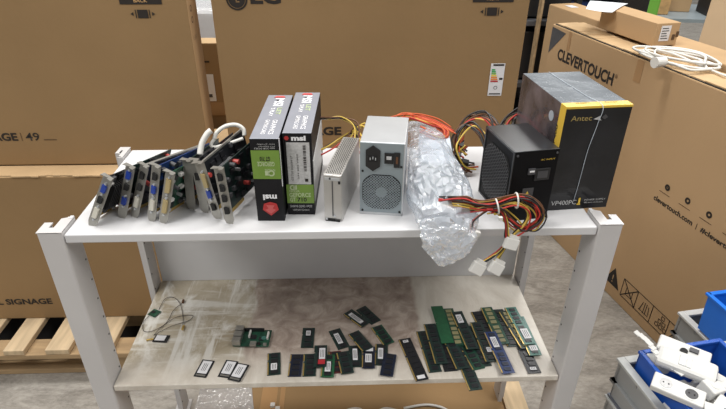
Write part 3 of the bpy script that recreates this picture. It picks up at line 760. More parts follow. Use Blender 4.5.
for k in range(7):
    a = k * 2 * math.pi / 7
    prism(bm, [(math.cos(a) * .011, math.sin(a) * .011), (math.cos(a + .15) * .033, math.sin(a + .15) * .033), (math.cos(a + .62) * .033, math.sin(a + .62) * .033), (math.cos(a + .5) * .011, math.sin(a + .5) * .011)], (cxf, -.0016, czf), X, Z, (0, -.0004, 0))
obj('fan_blades', bm, 'dark_grey', ps)
bm = B(); cyl(bm, (cxf, -.0022, czf), .011, .0012, 'Y', 20); obj('fan_hub', bm, 'steel_blue', ps)
bm = B(); lattice(bm, (cxf, -.0032, czf), X, Z, (0, -1, 0), .036, .0040, .0012, dirs=(45, -45)); obj('fan_grille', bm, 'steel_blue', ps)
sk = flat('mains_socket', ps, [(-.0135, -.016), (-.008, -.020), (0, -.026), (.008, -.020), (.0135, -.016), (.0135, .016), (.008, .020), (0, .026), (-.008, .020), (-.0135, .016)], (w * .30, -.001, h * .80), X, Z, 'black_plastic', .003)
bm = B(); box(bm, (w * .30, -.0043, h * .80), (.017, .001, .013)); obj('socket_well', bm, 'hole_black', sk)
for dx, dz in ((-.005, 0), (0, .002), (.005, 0)):
    bm = B(); box(bm, (w * .30 + dx, -.0052, h * .80 + dz), (.0016, .001, .005)); obj('pin', bm, 'steel_light', sk)
bm = B(); box(bm, (w * .655, -.002, h * .81), (.017, .004, .021)); sw = obj('rocker_switch', bm, 'black_plastic', ps)
bm = B(); box(bm, (w * .655, -.0048, h * .82), (.009, .002, .006)); obj('rocker', bm, 'label_grey', sw)
bm = B(); box(bm, (w * .83, -.0018, h * .79), (.011, .003, .030)); vs = obj('voltage_switch', bm, 'black_plastic', ps)
bm = B(); box(bm, (w * .83, -.0036, h * .79), (.004, .001, .014)); obj('slider', bm, 'wire_brown', vs)
for a, b in ((.07, .06), (.93, .06), (.07, .62), (.93, .70)):
    bm = B(); cyl(bm, (w * a, -.002, h * b), .0022, .0015, 'Y', 10); obj('screw', bm, 'hole_black', ps)
r3 = random.Random(11)
def wires(root, name, paths, cols, jit, r=.0013, n=1, sub=6, seg=5, rr=None):
    rr = rr or r3
    for k in range(n):
        P_ = paths[k % len(paths)]; j = Vector((rr.gauss(0, 1), rr.gauss(0, 1), rr.gauss(0, 1))) * jit
        pts = [Vector(p) + j + Vector((rr.gauss(0, 1), rr.gauss(0, 1), rr.gauss(0, 1))) * jit * .45 for p in P_]
        bm = B(); tube(bm, pts, r, seg, sub)
        obj(name, bm, cols[k % len(cols)], root, world=True)
wires(ps, 'wire', [[(.60, .205, .945), (.585, .235, .97), (.60, .262, 1.0), (.65, .275, 1.018), (.70, .265, 1.012), (.742, .25, .995), (.735, .235, .985), (.69, .245, 1.0)],
                   [(.61, .205, .945), (.62, .24, .99), (.66, .28, 1.012), (.72, .28, 1.004), (.758, .262, .985)]], ['wire_orange', 'wire_orange', 'wire_red', 'wire_orange', 'wire_orange', 'wire_red', 'wire_yellow'], .0045, .0017, n=16)

# slim supply
sl = thing('slim_power_supply', 'slim silver power supply with a perforated top standing on its edge', 'power supply', (.480, .041, TOP), -12.4)
w, d, h = .035, .176, .099
bm = B(); box(bm, (w / 2, d / 2, h / 2), (w, d, h)); obj('case', bm, 'steel_slim', sl, bevel=.001)
bm = B()
for i in range(7):
    for j in range(34):
        yy = .008 + j * .0049; xx = .0045 + i * .0044 + (.0022 if j % 2 else 0)
        if xx < w - .003: cyl(bm, (xx, yy, h), .00145, .0006, 'Z', 7)
obj('vent_holes', bm, 'hole_black', sl)
bm = B(); box(bm, (w / 2, -.0012, h * .53), (w - .002, .0024, h * .93)); obj('end_cover', bm, 'steel_slim', sl, bevel=.0008)
for (a, b, ww, hh, mm) in ((.5, .92, .8, .05, 'steel_light'), (.35, .03, .55, .05, 'hole_black'), (.75, .02, .3, .03, 'hole_black'), (.88, .86, .12, .06, 'hole_black')):
    bm = B(); box(bm, (w * a, -.0030, h * b), (w * ww, .0012, h * hh)); obj('slot', bm, mm, sl)
for (a, b) in ((.38, .93), (.15, .05), (.6, .13)):
    bm = B(); cyl(bm, (w * a, -.0030, h * b), .0022, .0016, 'Y', 10); obj('screw', bm, 'dark_grey' if b > .5 else 'steel_light', sl)
bm = B(); box(bm, (w * .5, -.0032, h * .5), (.0016, .001, h * .75)); obj('seam', bm, 'dark_grey', sl)
wires(sl, 'wire', [[(.528, .205, .93), (.545, .25, .965), (.545, .285, .995), (.515, .30, 1.008), (.485, .29, 1.012), (.462, .27, 1.022)]], ['wire_yellow', 'wire_black', 'wire_brown', 'wire_yellow'], .003, .0018, n=4)
wires(sl, 'wire', [[(.53, .205, .94), (.555, .24, .970), (.545, .28, .978), (.515, .285, .962), (.485, .26, .955), (.465, .23, .955)]], ['wire_yellow', 'wire_black', 'wire_red'], .003, .0018, n=4)
wires(sl, 'wire', [[(.525, .205, .92), (.515, .25, .95), (.535, .28, .98), (.56, .285, .998), (.575, .27, .99)]], ['wire_yellow', 'wire_brown', 'wire_yellow'], .004, .0018, n=4)

# black supply
bp = thing('power_supply', 'black computer power supply standing on end with a large side fan grille', 'power supply', (.825, .022, TOP), 10)
w, d, h = .088, .128, .147
bm = B(); fs = box(bm, (w / 2, d / 2, h / 2), (w, d, h)); bmesh.ops.recalc_face_normals(bm, faces=bm.faces)
for f in fs: f.material_index = 1 if f.normal.z > .5 else 0
obj('case', bm, ['black_case', 'black_top'], bp, bevel=.0015)
flat('fan_opening', bp, [(max(-.056, min(.056, a)), max(-.056, min(.056, b))) for a, b in disc(.066, 0, 0, 32)], (-.0005, d * .5, h * .48), (0, -1, 0), Z, 'hole_black')
bm = B(); lattice(bm, (-.0022, d * .5, h * .48), (0, -1, 0), Z, (-1, 0, 0), .056, .0060, .0012, dirs=(28, -28)); obj('fan_grille', bm, 'black_wire_mesh', bp)
bm = B()
for zz in (0, h): box(bm, (-.0006, d / 2, zz + (.002 if zz == 0 else -.002)), (.0016, d, .004))
for yy in (0.002, d - .002): box(bm, (-.0006, yy, h / 2), (.0016, .004, h))
obj('folded_edge', bm, 'black_top', bp)
bm = B(); box(bm, (w * .68, -.0012, h * .67), (.030, .003, .024)); sk = obj('mains_socket', bm, 'black_plastic', bp, bevel=.001)
bm = B(); box(bm, (w * .68, -.0030, h * .67), (.020, .001, .014)); obj('socket_well', bm, 'dark_grey', sk)
bm = B(); box(bm, (w * .43, -.0012, h * .72), (.014, .003, .012)); sw = obj('rocker_switch', bm, 'dark_grey', bp)
bm = B(); box(bm, (w * .43, -.0032, h * .725), (.009, .001, .003)); obj('rocker_mark', bm, 'white_print', sw)
text('printed_lettering', 'AC INPUT', bp, (w * .60, -.0008, h * .86), X, Z, .028, .003, 'yellow_print')
flat('warning_sticker', bp, rect(.022, .018), (w * .30, -.0004, h * .36), X, Z, 'dark_grey', label='dark sticker with yellow marks')
flat('sticker_mark', bp, [(0, 0), (.006, 0), (.003, .006)], (w * .38, -.0010, h * .40), X, Z, 'yellow_print')
flat('sticker_mark', bp, rect(.006, .002), (w * .30, -.0010, h * .38), X, Z, 'yellow_print')
for a, b in ((.06, .05), (.94, .05), (.06, .95), (.94, .95)):
    bm = B(); cyl(bm, (w * a, -.001, h * b), .0022, .0015, 'Y', 10); obj('screw', bm, 'dark_grey', bp)
wires(bp, 'wire', [[(.84, .205, .95), (.825, .245, .985), (.80, .27, .998), (.775, .26, .98), (.765, .24, .95), (.78, .225, .925), (.81, .23, .915)],
                   [(.85, .205, .96), (.85, .25, 1.0), (.825, .285, 1.015), (.79, .28, 1.0), (.772, .255, .96), (.785, .24, .94)],
                   [(.85, .205, .97), (.87, .25, 1.005), (.90, .28, 1.022), (.935, .29, 1.03), (.96, .30, 1.0)],
                   [(.775, .20, .93), (.765, .23, .94), (.79, .25, .955), (.77, .26, .93), (.80, .22, .91)]],
      ['wire_black', 'wire_brown', 'wire_black', 'wire_yellow', 'wire_brown', 'wire_red', 'wire_black', 'wire_orange', 'wire_grey'], .006, .0021, n=30)
for (a, b, c_) in ((.768, .232, .945), (.785, .225, .93), (.775, .248, .962)):
    bm = B(); box(bm, (0, 0, 0), (.016, .010, .012)); o = obj('connector', bm, 'black_plastic', bp, world=True); o.location = (a, b, c_); o.rotation_euler = (.5, .3, a * 40)

# ------------------------------------------------------------------ boxed power supply (black and yellow)
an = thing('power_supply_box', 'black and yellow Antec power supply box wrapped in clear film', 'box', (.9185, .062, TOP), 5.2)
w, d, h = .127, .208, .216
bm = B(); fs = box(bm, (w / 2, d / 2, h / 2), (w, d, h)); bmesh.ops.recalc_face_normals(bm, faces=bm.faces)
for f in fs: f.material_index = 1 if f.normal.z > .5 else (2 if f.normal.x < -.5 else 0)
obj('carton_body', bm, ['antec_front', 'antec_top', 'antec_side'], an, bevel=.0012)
bm = B(); box(bm, (w / 2 - .0003, .010, h + .0003), (w + .0008, .0215, .0008)); obj('yellow_band', bm, 'yellow_print', an)
bm = B(); box(bm, (-.0004, .010, h / 2), (.0008, .0215, h)); obj('yellow_band', bm, 'yellow_print', an)
flat('yellow_band', an, rect(w, .0035), (0, -.0004, h - .0035), X, Z, 'yellow_print')
text('brand_lettering', 'Antec', an, (w * .10, -.0006, h * .875), X, Z, .040, .010, 'yellow_dim', .0)
flat('logo_mark', an, [(0, .003), (.014, .010), (.012, .004), (.016, 0)], (w * .44, -.0006, h * .872), X, Z, 'label_grey')
flat('logo_mark', an, [(0, 0), (.006, .006), (.012, 0), (.006, -.004)], (w * .56, -.0006, h * .90), X, Z, 'dark_grey')
text('printed_lettering', 'VP400PC', an, (w * .06, -.0006, h * .055), X, Z, .052, .010, 'label_grey')
flat('yellow_mark', an, rect(.004, .014), (w * .50, -.0006, h * .055), X, Z, 'yellow_print')
flat('yellow_mark', an, rect(.007, .003), (w * .485, -.0006, h * .047), X, Z, 'yellow_print')
text('small_lettering', 'POWER SUPPLY', an, (w * .60, -.0006, h * .085), X, Z, .044, .004, 'label_grey')
text('small_lettering', '400 watts continuous', an, (w * .60, -.0006, h * .06), X, Z, .040, .003, 'label_grey')
text('small_lettering', 'VP400PC', an, (w * .18, .013, h + .0009), X, Y, .030, .006, 'ink', .01)
text('small_lettering', 'Antec', an, (w * .62, .013, h + .0009), X, Y, .026, .006, 'ink', .01)
text('band_lettering', 'VP400', an, (-.0010, .016, h * .58), Z, (0, 1, 0), .05, .008, 'ink', .02)
flat('round_sticker', an, disc(.010, 0, 0), (-.0006, .050, h * .84), (0, -1, 0), Z, 'frost_cover')
bm = B()
pts = [(w * .45, d, h + .0012), (w * .47, d * .6, h + .0013), (w * .50, d * .25, h + .0013), (w * .53, -.0012, h + .0008), (w * .52, -.0014, h * .85), (w * .46, -.0016, h * .6), (w * .44, -.0014, h * .3), (w * .42, -.0014, h * .1)]
tube(bm, pts, .0006, 5, 6); obj('film_seam', bm, 'frost_cover', an)
fm = B(); box(fm, (w / 2, d / 2, h / 2 + .0014), (w + .004, d + .004, h + .001))

# ------------------------------------------------------------------ expansion cards
compm = {}
def cm(key, maker, mats):
    if key not in compm: compm[key] = finish(maker(), key, mats)
    return compm[key]
def mk_box(s, bevel=0):
    def f():
        bm = B(); box(bm, (0, 0, 0), s); return bm
    return f
def mk_cyl(r, h):
    def f():
        bm = B(); cyl(bm, (0, 0, 0), r, h, 'X', 12); return bm
    return f
def mk_fins(n, ll, hh, t_):
    def f():
        bm = B(); box(bm, (.002, 0, 0), (.003, ll, hh))
        for k in range(n): box(bm, (.002 + t_ / 2, -ll / 2 + (k + .5) * ll / n, 0), (t_, ll / n * .35, hh))
        return bm
    return f
def card(label, x, y, lean, yaw, L_, pcb, comps, ports, seed, H=.122, bw=.0195, low=.0):
    t = thing('expansion_card', label, 'expansion card', (x, y, TOP + .0015), 0, 'expansion cards standing on the top shelf')
    M = Matrix.Rotation(R(lean), 3, 'Y') @ Matrix.Rotation(R(yaw), 3, 'Z')
    t.rotation_euler = M.to_euler()
    rr = random.Random(seed)
    bm = B()                                             # bracket: plate, tongue, folded top tab
    prism(bm, [(-.002, .010), (.0015, .0), (bw - .006, .0), (bw - .002, .010), (bw - .0015, H - .001), (-.002, H - .001)], (0, -.001, 0), X, Z, (0, .001, 0))
    prism(bm, [(-.002, 0), (bw - .001, 0), (bw + .001, -.0115), (bw - .007, -.0115), (bw - .008, -.007), (-.002, -.011)], (0, 0, H - .001), X, Y, (0, 0, .001))
    obj('bracket', bm, 'bracket', t)
    z0 = .016 + low; Hh = H - .012
    bm = B(); box(bm, (0, L_ / 2 + .001, (z0 + Hh) / 2), (.0016, L_, Hh - z0)); box(bm, (0, .045, z0 - .004), (.0014, min(.06, L_ * .6), .008), mi=1)
    obj('circuit_board', bm, [pcb, 'gold'], t)
    for (kind, zz) in ports:
        m_ = {'vga': 'vga_blue', 'dvi': 'dvi_white', 'dvt': 'dvi_tan', 'hdmi': 'hole_black', 'usb': 'hole_black'}[kind]
        ln = {'vga': .017, 'dvi': .024, 'dvt': .030, 'hdmi': .015, 'usb': .013}[kind]
        pb = B(); hw = .0048
        prism(pb, [(-hw, -ln / 2), (hw * .8, -ln / 2 + .0015), (hw * .8, ln / 2 - .0015), (-hw, ln / 2)], (bw * .45, -.001, zz), X, Z, (0, -.004, 0))
        po = obj('video_port', pb, m_, t)
        if kind in ('vga', 'dvi', 'dvt'):
            for s in (-1, 1):
                q_ = obj('hex_standoff', cm('standoff', lambda: (lambda b_: (cyl(b_, (0, 0, 0), .0022, .004, 'Y', 6), b_)[1])(B()), 'steel_light'), parent=t, loc=(bw * .45, -.003, zz + s * (ln / 2 + .0035)))
    for c_ in comps:
        if c_ == 'fins': obj('heat_sink', cm('fins_d', mk_fins(9, .05, .055, .013), 'black_plastic'), parent=t, loc=(.001, min(.06, L_ * .5), .065))
        if c_ == 'fins_silver': obj('heat_sink', cm('fins_s', mk_fins(8, .045, .045, .011), 'capacitor'), parent=t, loc=(.001, min(.075, L_ * .5), .062))
        if c_ == 'fan':
            obj('fan_shroud', cm('shroud', mk_box((.014, .065, .065)), 'black_plastic'), parent=t, loc=(.008, min(.08, L_ * .5), .062))
            obj('fan_hub', cm('hub', mk_cyl(.011, .003), 'dark_grey'), parent=t, loc=(.016, min(.08, L_ * .5), .062))
        if c_ == 'rear_frame': obj('metal_frame', cm('rf' + str(L_), mk_box((.004, L_, .004)), 'bracket'), parent=t, loc=(.0, L_ / 2, Hh))
    used = []
    for k in range(60):
        yy = rr.uniform(.012, L_ - .008); zz = rr.uniform(z0 + .006, Hh - .006)
        if any(abs(yy - a) < .0125 and abs(zz - b) < .0115 for a, b in used): continue
        used.append((yy, zz)); ty = rr.random()
        if ty < .06: obj('capacitor', cm('capr', mk_cyl(.0045, .012), 'cap_red'), parent=t, loc=(.007, yy, zz))
        elif ty < .14: obj('capacitor', cm('capk', mk_cyl(.0042, .012), 'dark_grey'), parent=t, loc=(.007, yy, zz))
        elif ty < .25: obj('capacitor', cm('cap', mk_cyl(.0034, .010), 'capacitor'), parent=t, loc=(.0055, yy, zz))
        elif ty < .75: obj('chip', cm('chp', mk_box((.0030, .013, .011)), 'chip'), parent=t, loc=(.0017, yy, zz))
        elif ty < .80: obj('connector', cm('conw', mk_box((.007, .010, .006)), 'white_plastic'), parent=t, loc=(.0043, yy, zz))
        else: obj('inductor', cm('ind', mk_box((.006, .008, .008)), 'dark_grey'), parent=t, loc=(.0038, yy, zz))
    return t
card('leftmost expansion card with a leaning bracket with one blue, one black and one white port', .033, .035, 28, -20, .085, 'pcb_black', ['fins'], [('vga', .092), ('hdmi', .066), ('dvi', .035)], 1)
card('second expansion card from the left, with two blue ports', .080, .062, 20, -22, .13, 'pcb_dark', ['fins'], [('vga', .100), ('hdmi', .074), ('vga', .042)], 2)
card('third expansion card from the left, long dark board with a metal edge', .103, .065, 21, -26, .165, 'pcb_black', ['fins_silver', 'rear_frame'], [('hdmi', .098), ('hdmi', .072), ('dvi', .038)], 3, H=.124)
card('expansion card with a bright blue circuit board', .141, .049, 15, -25, .165, 'pcb_blue', ['fins_silver'], [('hdmi', .100), ('vga', .072), ('dvi', .038)], 4, H=.126)
card('expansion card with a green circuit board and two tan ports', .165, .041, 17, -22, .120, 'pcb_green', [], [('dvt', .085), ('dvt', .040)], 5, H=.117)
card('expansion card with a black fan shroud, its bracket leaning left', .268, .049, -9, -21, .165, 'pcb_black', ['rear_frame', 'fins_silver'], [('dvt', .085), ('vga', .056), ('hdmi', .028)], 6, H=.125, bw=.021)
card('rightmost expansion card, its bracket full of small black ports', .293, .032, -3, -19, .145, 'pcb_dark', [], [('hdmi', .100), ('hdmi', .078), ('hdmi', .056), ('hdmi', .030)], 7, H=.121, bw=.021)
# extra cards without a visible bracket, between the fifth and sixth
card('dark expansion card standing in the shadow between the green card and the leaning bracket', .208, .088, 4, -18, .13, 'pcb_dark', ['fan'], [], 8, H=.112)
card('dark expansion card right behind the leaning bracket', .238, .075, -2, -20, .15, 'pcb_black', ['fins'], [('hdmi', .08)], 9, H=.118)
# white moulded power lead resting on the cards
lead = thing('power_lead', 'white moulded lead looping over the tops of the expansion cards', 'cable', (.255, .15, 1.03))
bm = B(); tube(bm, [(.236, .128, 1.000), (.240, .140, 1.018), (.250, .150, 1.034), (.258, .155, 1.040)], .006, 9, 6); obj('moulded_plug', bm, 'white_rubber', lead, world=True)
bm = B(); tube(bm, [(.262, .155, 1.022), (.268, .160, 1.034), (.285, .166, 1.044), (.305, .17, 1.045), (.318, .17, 1.036), (.320, .165, 1.024)], .0042, 8, 6); obj('lead', bm, 'white_rubber', lead, world=True)
bm = B(); tube(bm, [(.262, .155, 1.022), (.255, .150, 1.012), (.262, .15, 1.006), (.290, .155, 1.012), (.318, .160, 1.020)], .0035, 8, 6); obj('lead', bm, 'white_rubber', lead, world=True)
# ------------------------------------------------------------------ plastic bag with a supply inside, and the harness
bag = thing('plastic_bag', 'crumpled clear plastic bag drooping over the front edge of the top shelf', 'bag', (.69, .12, TOP))
S = [(.692, .345, .935, .026, .020), (.694, .325, .948, .038, .040), (.695, .28, .953, .044, .046), (.693, .22, .957, .050, .050), (.692, .16, .956, .055, .048), (.695, .11, .952, .058, .045),
     (.701, .06, .944, .060, .038), (.706, .02, .936, .058, .030), (.708, -.012, .922, .056, .022), (.703, -.030, .906, .053, .009), (.695, -.038, .890, .046, .005), (.686, -.041, .877, .036, .003), (.676, -.043, .868, .026, .001)]
bm = B(); nv = 44; sub = 4; secs = []
for i in range(len(S) - 1):
    for s in range(sub):
        a = s / sub
        g = lambda k: Vector(S[max(0, min(len(S) - 1, k))])
        p0, p1, p2, p3 = g(i - 1), g(i), g(i + 1), g(i + 2)
        secs.append(.5 * ((2 * p1) + (p2 - p0) * a + (2 * p0 - 5 * p1 + 4 * p2 - p3) * a * a + (3 * p1 - p0 - 3 * p2 + p3) * a ** 3))
secs.append(Vector(S[-1]))
rings = []
for i, s in enumerate(secs):
    a = secs[max(0, i - 1)]; b = secs[min(len(secs) - 1, i + 1)]
    tg = Vector((b[0] - a[0], b[1] - a[1], b[2] - a[2])).normalized(); xd = Vector((1, 0, 0)); xd = (xd - tg * xd.dot(tg)).normalized(); up = xd.cross(tg).normalized()
    if up.z < 0 and i < 8 * sub: up = -up
    nj = random.Random(i)
    ring = []
    for j in range(nv):
        an_ = 2 * math.pi * j / nv; ca, sa = math.cos(an_), math.sin(an_)
        ca = math.copysign(abs(ca) ** .75, ca); sa = math.copysign(abs(sa) ** .75, sa)
        p = Vector(s[:3]) + xd * ca * s[3] + up * sa * s[4]
        q_ = p * 1.0
        qs = Vector((q_.x * 55 + q_.y * 14, q_.y * 16, q_.z * 40))
        rid = 1 - abs(noise.noise(qs)) * 2.6
        rid2 = 1 - abs(noise.noise(q_ * 90 + Vector((7, 3, 1)))) * 2.4 + nj.uniform(-.35, .35)
        sm = max(0., min(1., (.14 - p.y) / .12)); off = (.0035 + .0030 * sm) * (1 if p.y > -.012 else .55) * (rid - .5) + (.0014 + .0018 * sm) * (rid2 - .4)
        p += (xd * ca + up * sa) * off
        if p.y > .0 and p.z < TOP + .0015: p.z = TOP + .0015 + .0006 * abs(noise.noise(q_ * 60))
        if p.y < .002 and p.z < TOP + .002 and p.y > -.004: p.y = -.005
        if p.y > .03: p.x = max(p.x, .6365 + .15 * (min(p.y, .20) - .05))
        ring.append(bm.verts.new(p))
    rings.append(ring)
for i in range(len(rings) - 1):
    for j in range(nv):
        q4 = (rings[i][j], rings[i][(j + 1) % nv], rings[i + 1][(j + 1) % nv], rings[i + 1][j])
        if (i + j) % 2: bm.faces.new(q4[:3]); bm.faces.new((q4[0], q4[2], q4[3]))
        else: bm.faces.new((q4[0], q4[1], q4[3])); bm.faces.new(q4[1:])
obj('bag_film', bm, 'bag_film', bag, world=True)
inn = thing('power_supply', 'grey power supply inside the clear plastic bag', 'power supply', (.668, .12, TOP + .004), -6)
RZ = 0
bm = B(); box(bm, (.036, .075, .041), (.068, .14, .074)); obj('case', bm, 'frost_cover', inn, bevel=.002)
bm = B(); box(bm, (.036, .004, .041), (.060, .002, .066)); obj('rear_plate', bm, 'steel_blue', inn)

hs = thing('cable_harness', 'bundle of red, yellow and black power wires hanging over the shelf edge', 'cable', (.80, .0, TOP))
r4 = random.Random(5)
c5 = ['wire_red', 'wire_black', 'wire_brown', 'wire_yellow', 'wire_black', 'wire_red', 'wire_yellow', 'wire_black', 'wire_brown', 'wire_yellow']
main = [[(.700, .012, .960), (.735, -.004, .966), (.765, -.012, .962), (.793, -.016, .966), (.825, -.016, .976), (.852, -.016, .972), (.872, -.018, .955), (.876, -.02, .934), (.862, -.02, .918), (.842, -.02, .918), (.822, -.02, .932), (.800, -.02, .953), (.783, -.02, .955)],
        [(.705, .010, .950), (.735, -.006, .958), (.765, -.014, .955), (.793, -.018, .960), (.822, -.020, .968), (.845, -.020, .958), (.853, -.02, .940), (.846, -.022, .920), (.832, -.026, .905), (.826, -.028, .895)],
        [(.730, .002, .938), (.755, -.012, .950), (.778, -.018, .958), (.800, -.020, .956), (.812, -.024, .930), (.815, -.028, .905), (.822, -.028, .893)]]
wires(hs, 'wire', [main[0]], c5, .0042, .0016, n=18, rr=r4)
wires(hs, 'wire', [main[1]], ['wire_yellow', 'wire_red', 'wire_black', 'wire_yellow'], .0024, .0016, n=8, rr=r4)
wires(hs, 'wire', [main[2]], ['wire_black', 'wire_red', 'wire_brown', 'wire_yellow'], .0022, .0016, n=6, rr=r4)
wires(hs, 'wire', [[(.822, -.028, .893), (.815, -.03, .872), (.806, -.032, .856), (.797, -.034, .845)]], ['wire_yellow', 'wire_black', 'wire_red', 'wire_black', 'wire_yellow'], .0016, .0016, n=6, rr=r4)
wires(hs, 'wire', [[(.820, -.028, .893), (.806, -.03, .872), (.790, -.032, .858), (.775, -.034, .848)]], ['wire_red', 'wire_black', 'wire_black', 'wire_yellow'], .0016, .0016, n=5, rr=r4)
wires(hs, 'wire', [[(.780, -.018, .955), (.762, -.024, .945), (.750, -.026, .930), (.752, -.03, .914)]], ['wire_red', 'wire_black', 'wire_brown'], .0018, .0015, n=4, rr=r4)
def molex(x, y, z, ang, s=1.0):
    bm = B(); box(bm, (0, 0, 0), (.023 * s, .010, .019 * s)); 
    o = obj('molex_plug', bm, 'white_plastic', hs, world=True, bevel=.0015); o.location = (x, y, z); o.rotation_euler = (R(-14), R(ang), R(4))
    bm = B(); box(bm, (0, -.0005, .012 * s), (.016 * s, .008, .006 * s)); o2 = obj('plug_collar', bm, 'white_plastic', o)
molex(.824, -.034, .889, 20, 1.15); molex(.766, -.040, .838, 32, 1.2); molex(.801, -.040, .838, 32, 1.2)
bm = B(); box(bm, (0, 0, 0), (.009, .009, .024)); o = obj('small_plug', bm, 'white_plastic', hs, world=True, bevel=.001); o.location = (.757, -.032, .905); o.rotation_euler = (0, R(20), 0)
for (a, b, c_, an_) in ((.793, -.018, .960, -14), (.826, -.019, .972, -4)):
    bm = B(); tube(bm, [(0, .012 * math.cos(k * math.pi / 5), .014 * math.sin(k * math.pi / 5)) for k in range(10)], .0017, 6, 3, closed=True)
    o = obj('cable_tie', bm, 'white_plastic', hs, world=True); o.location = (a, b, c_); o.rotation_euler = (0, R(an_), 0)
bm = B(); box(bm, (0, 0, 0), (.007, .006, .006)); o = obj('cable_tie', bm, 'white_plastic', hs, world=True); o.location = (.797, -.034, .944)

# ------------------------------------------------------------------ memory modules
def mm(key, w, l, chips, pcb, chipm, edge='gold'):
    return key
MM = {}
def mesh_once(key, maker, mats):
    if key not in MM: MM[key] = finish(maker(), key.split(':')[0], mats)
    return MM[key]
def pcb_mesh(w, l, so):
    def f():
        bm = B(); nt = .0022
        if so: poly = [(-w / 2, -l / 2), (w / 2, -l / 2), (w / 2, l / 2), (-w / 2, l / 2), (-w / 2, .012), (-w / 2 + nt, .012), (-w / 2 + nt, .0085), (-w / 2, .0085)]
        else: poly = [(-w / 2, -l / 2), (w / 2, -l / 2), (w / 2, l / 2), (-w / 2, l / 2), (-w / 2, .008), (-w / 2 + .004, .008), (-w / 2 + .004, .0055), (-w / 2, .0055)]
        prism(bm, poly, (0, 0, 0), X, Y, (0, 0, .0012)); return bm
    return f
def contacts(w, l):
    def f():
        bm = B()
        for a, b in ((-l / 2 + .002, .005), (.012, l / 2 - .002)): box(bm, (-w / 2 + .0014, (a + b) / 2, .0013), (.0026, b - a, .0004))
        return bm
    return f
def module(kind, label, x, y, ang, lvl, pcb, chipm='chip', stick=None, gold=True, face='chips', z=None, group=None, tilt=0):
    so = kind == 'so'; w, l = (.030, .0676) if so else (.0305, .1334)
    g = 'notebook memory modules on the lower shelf' if so else 'long memory modules on the lower shelf'
    zz = (LOW + .0014 + lvl * .0036) if z is None else z
    t = thing('memory_module', label, 'memory module', (x, y, zz), 0, g)
    t.rotation_euler = (R(tilt), 0, R(ang - 90))
    obj('circuit_board', mesh_once('board%d:%s' % (so, pcb), pcb_mesh(w, l, so), pcb), parent=t)
    if gold: obj('gold_contacts', mesh_once('contacts%d:' % so, contacts(w, l), 'gold'), parent=t)
    if face == 'chips':
        n = 4 if so else 8
        for k in range(n):
            if so: cx_, cy_ = (.001, -l / 2 + .0095 + k * .0162); s = (.0165, .0115, .0011)
            else: cx_, cy_ = (.0015, -l / 2 + .012 + k * .0152 + (.004 if k > 3 else 0)); s = (.0150, .0105, .0011)
            obj('memory_chip', mesh_once('chip%d:%s' % (so, chipm), mk_box(s), chipm), parent=t, loc=(cx_, cy_, .0018))
    if face == 'spreader':
        obj('heat_spreader', mesh_once('spreader%d:' % so, mk_box((w * .86, l * .9, .0014)), 'red_heatspreader'), parent=t, loc=(.001, 0, .0019))
    if stick:
        m_, a, b, sw_, sl_ = stick
        o = obj('sticker', mesh_once('sticker:%s%.3f%.3f' % (m_, sw_, sl_), mk_box((sw_, sl_, .0004)), m_), parent=t, loc=(a, b, .0027))
        o['label'] = 'white label' if 'white' in m_ else 'grey label'
        for k in range(3):
            obj('sticker_print', mesh_once('stickerprint:%.3f' % sl_, mk_box((.0012, sl_ * .7, .0002)), 'dark_grey'), parent=o, loc=(-sw_ * .25 + k * sw_ * .25, 0, .0003))
    return t
W_ = 'label_white'
SO = [
 ('green notebook memory module with a white label, just right of the single-board computer', .350, .054, 96, 0, 'pcb_dark', 'chip', (W_, 0, -.010, .014, .020)),
 ('notebook memory module lying alone, one white label, above the front row', .424, .136, 89, 0, 'pcb_dark', 'chip', (W_, 0, .014, .011, .016)),
 ('plain dark notebook memory module, left one of the touching pair', .4005, .048, 89, 0, 'pcb_navy', 'chip', None),
 ('plain dark notebook memory module, right one of the touching pair', .4325, .048, 91, 0, 'pcb_dark', 'chip', None),
 ('notebook memory module with a red and white label', .457, .068, 90, 2, 'pcb_dark', 'chip', (W_, .004, .006, .014, .034)),
 ('green notebook memory module with a white label, under the red-labelled one', .475, .041, 88, 1, 'pcb_bright', 'chip', (W_, 0, -.004, .013, .030)),
 ('reddish notebook memory module mostly hidden beside the red-labelled one', .493, .055, 96, 0, 'pcb_red', 'chip', None),
 ('tilted notebook memory module with a white label, behind the middle of the front row', .500, .130, 111, 0, 'pcb_dark', 'chip', (W_, -.002, 0, .012, .036)),
 ('plain green notebook memory module leaning out of the middle of the row', .514, .050, 100, 1, 'pcb_dark', 'chip', None),
 ('notebook memory module with a long white label, left of the rear angled pair', .544, .198, 132, 1, 'pcb_dark', 'chip', (W_, -.002, 0, .012, .046)),
 ('plain notebook memory module, right one of the rear angled pair', .575, .213, 124, 0, 'pcb_dark', 'chip', None),
 ('plain angled notebook memory module alone at the right rear', .607, .140, 114, 0, 'pcb_green', 'chip', None),
 ('plain notebook memory module lying across the others in the middle cluster', .552, .114, 120, 2, 'pcb_dark', 'chip', None),
 ('green notebook memory module with a tall white label under the crossing one', .538, .072, 91, 0, 'pcb_dark', 'chip', (W_, 0, .004, .011, .036)),
 ('notebook memory module with two white labels in the right cluster', .569, .064, 87, 1, 'pcb_navy', 'chip', (W_, 0, -.004, .015, .026)),
 ('notebook memory module with a white label at the right side of the cluster', .600, .075, 85, 0, 'pcb_dark', 'chip', (W_, -.002, .002, .012, .034)),
 ('bare navy blue notebook memory module at the right end of the row', .614, .040, 78, 1, 'pcb_navy', 'chip', None)]
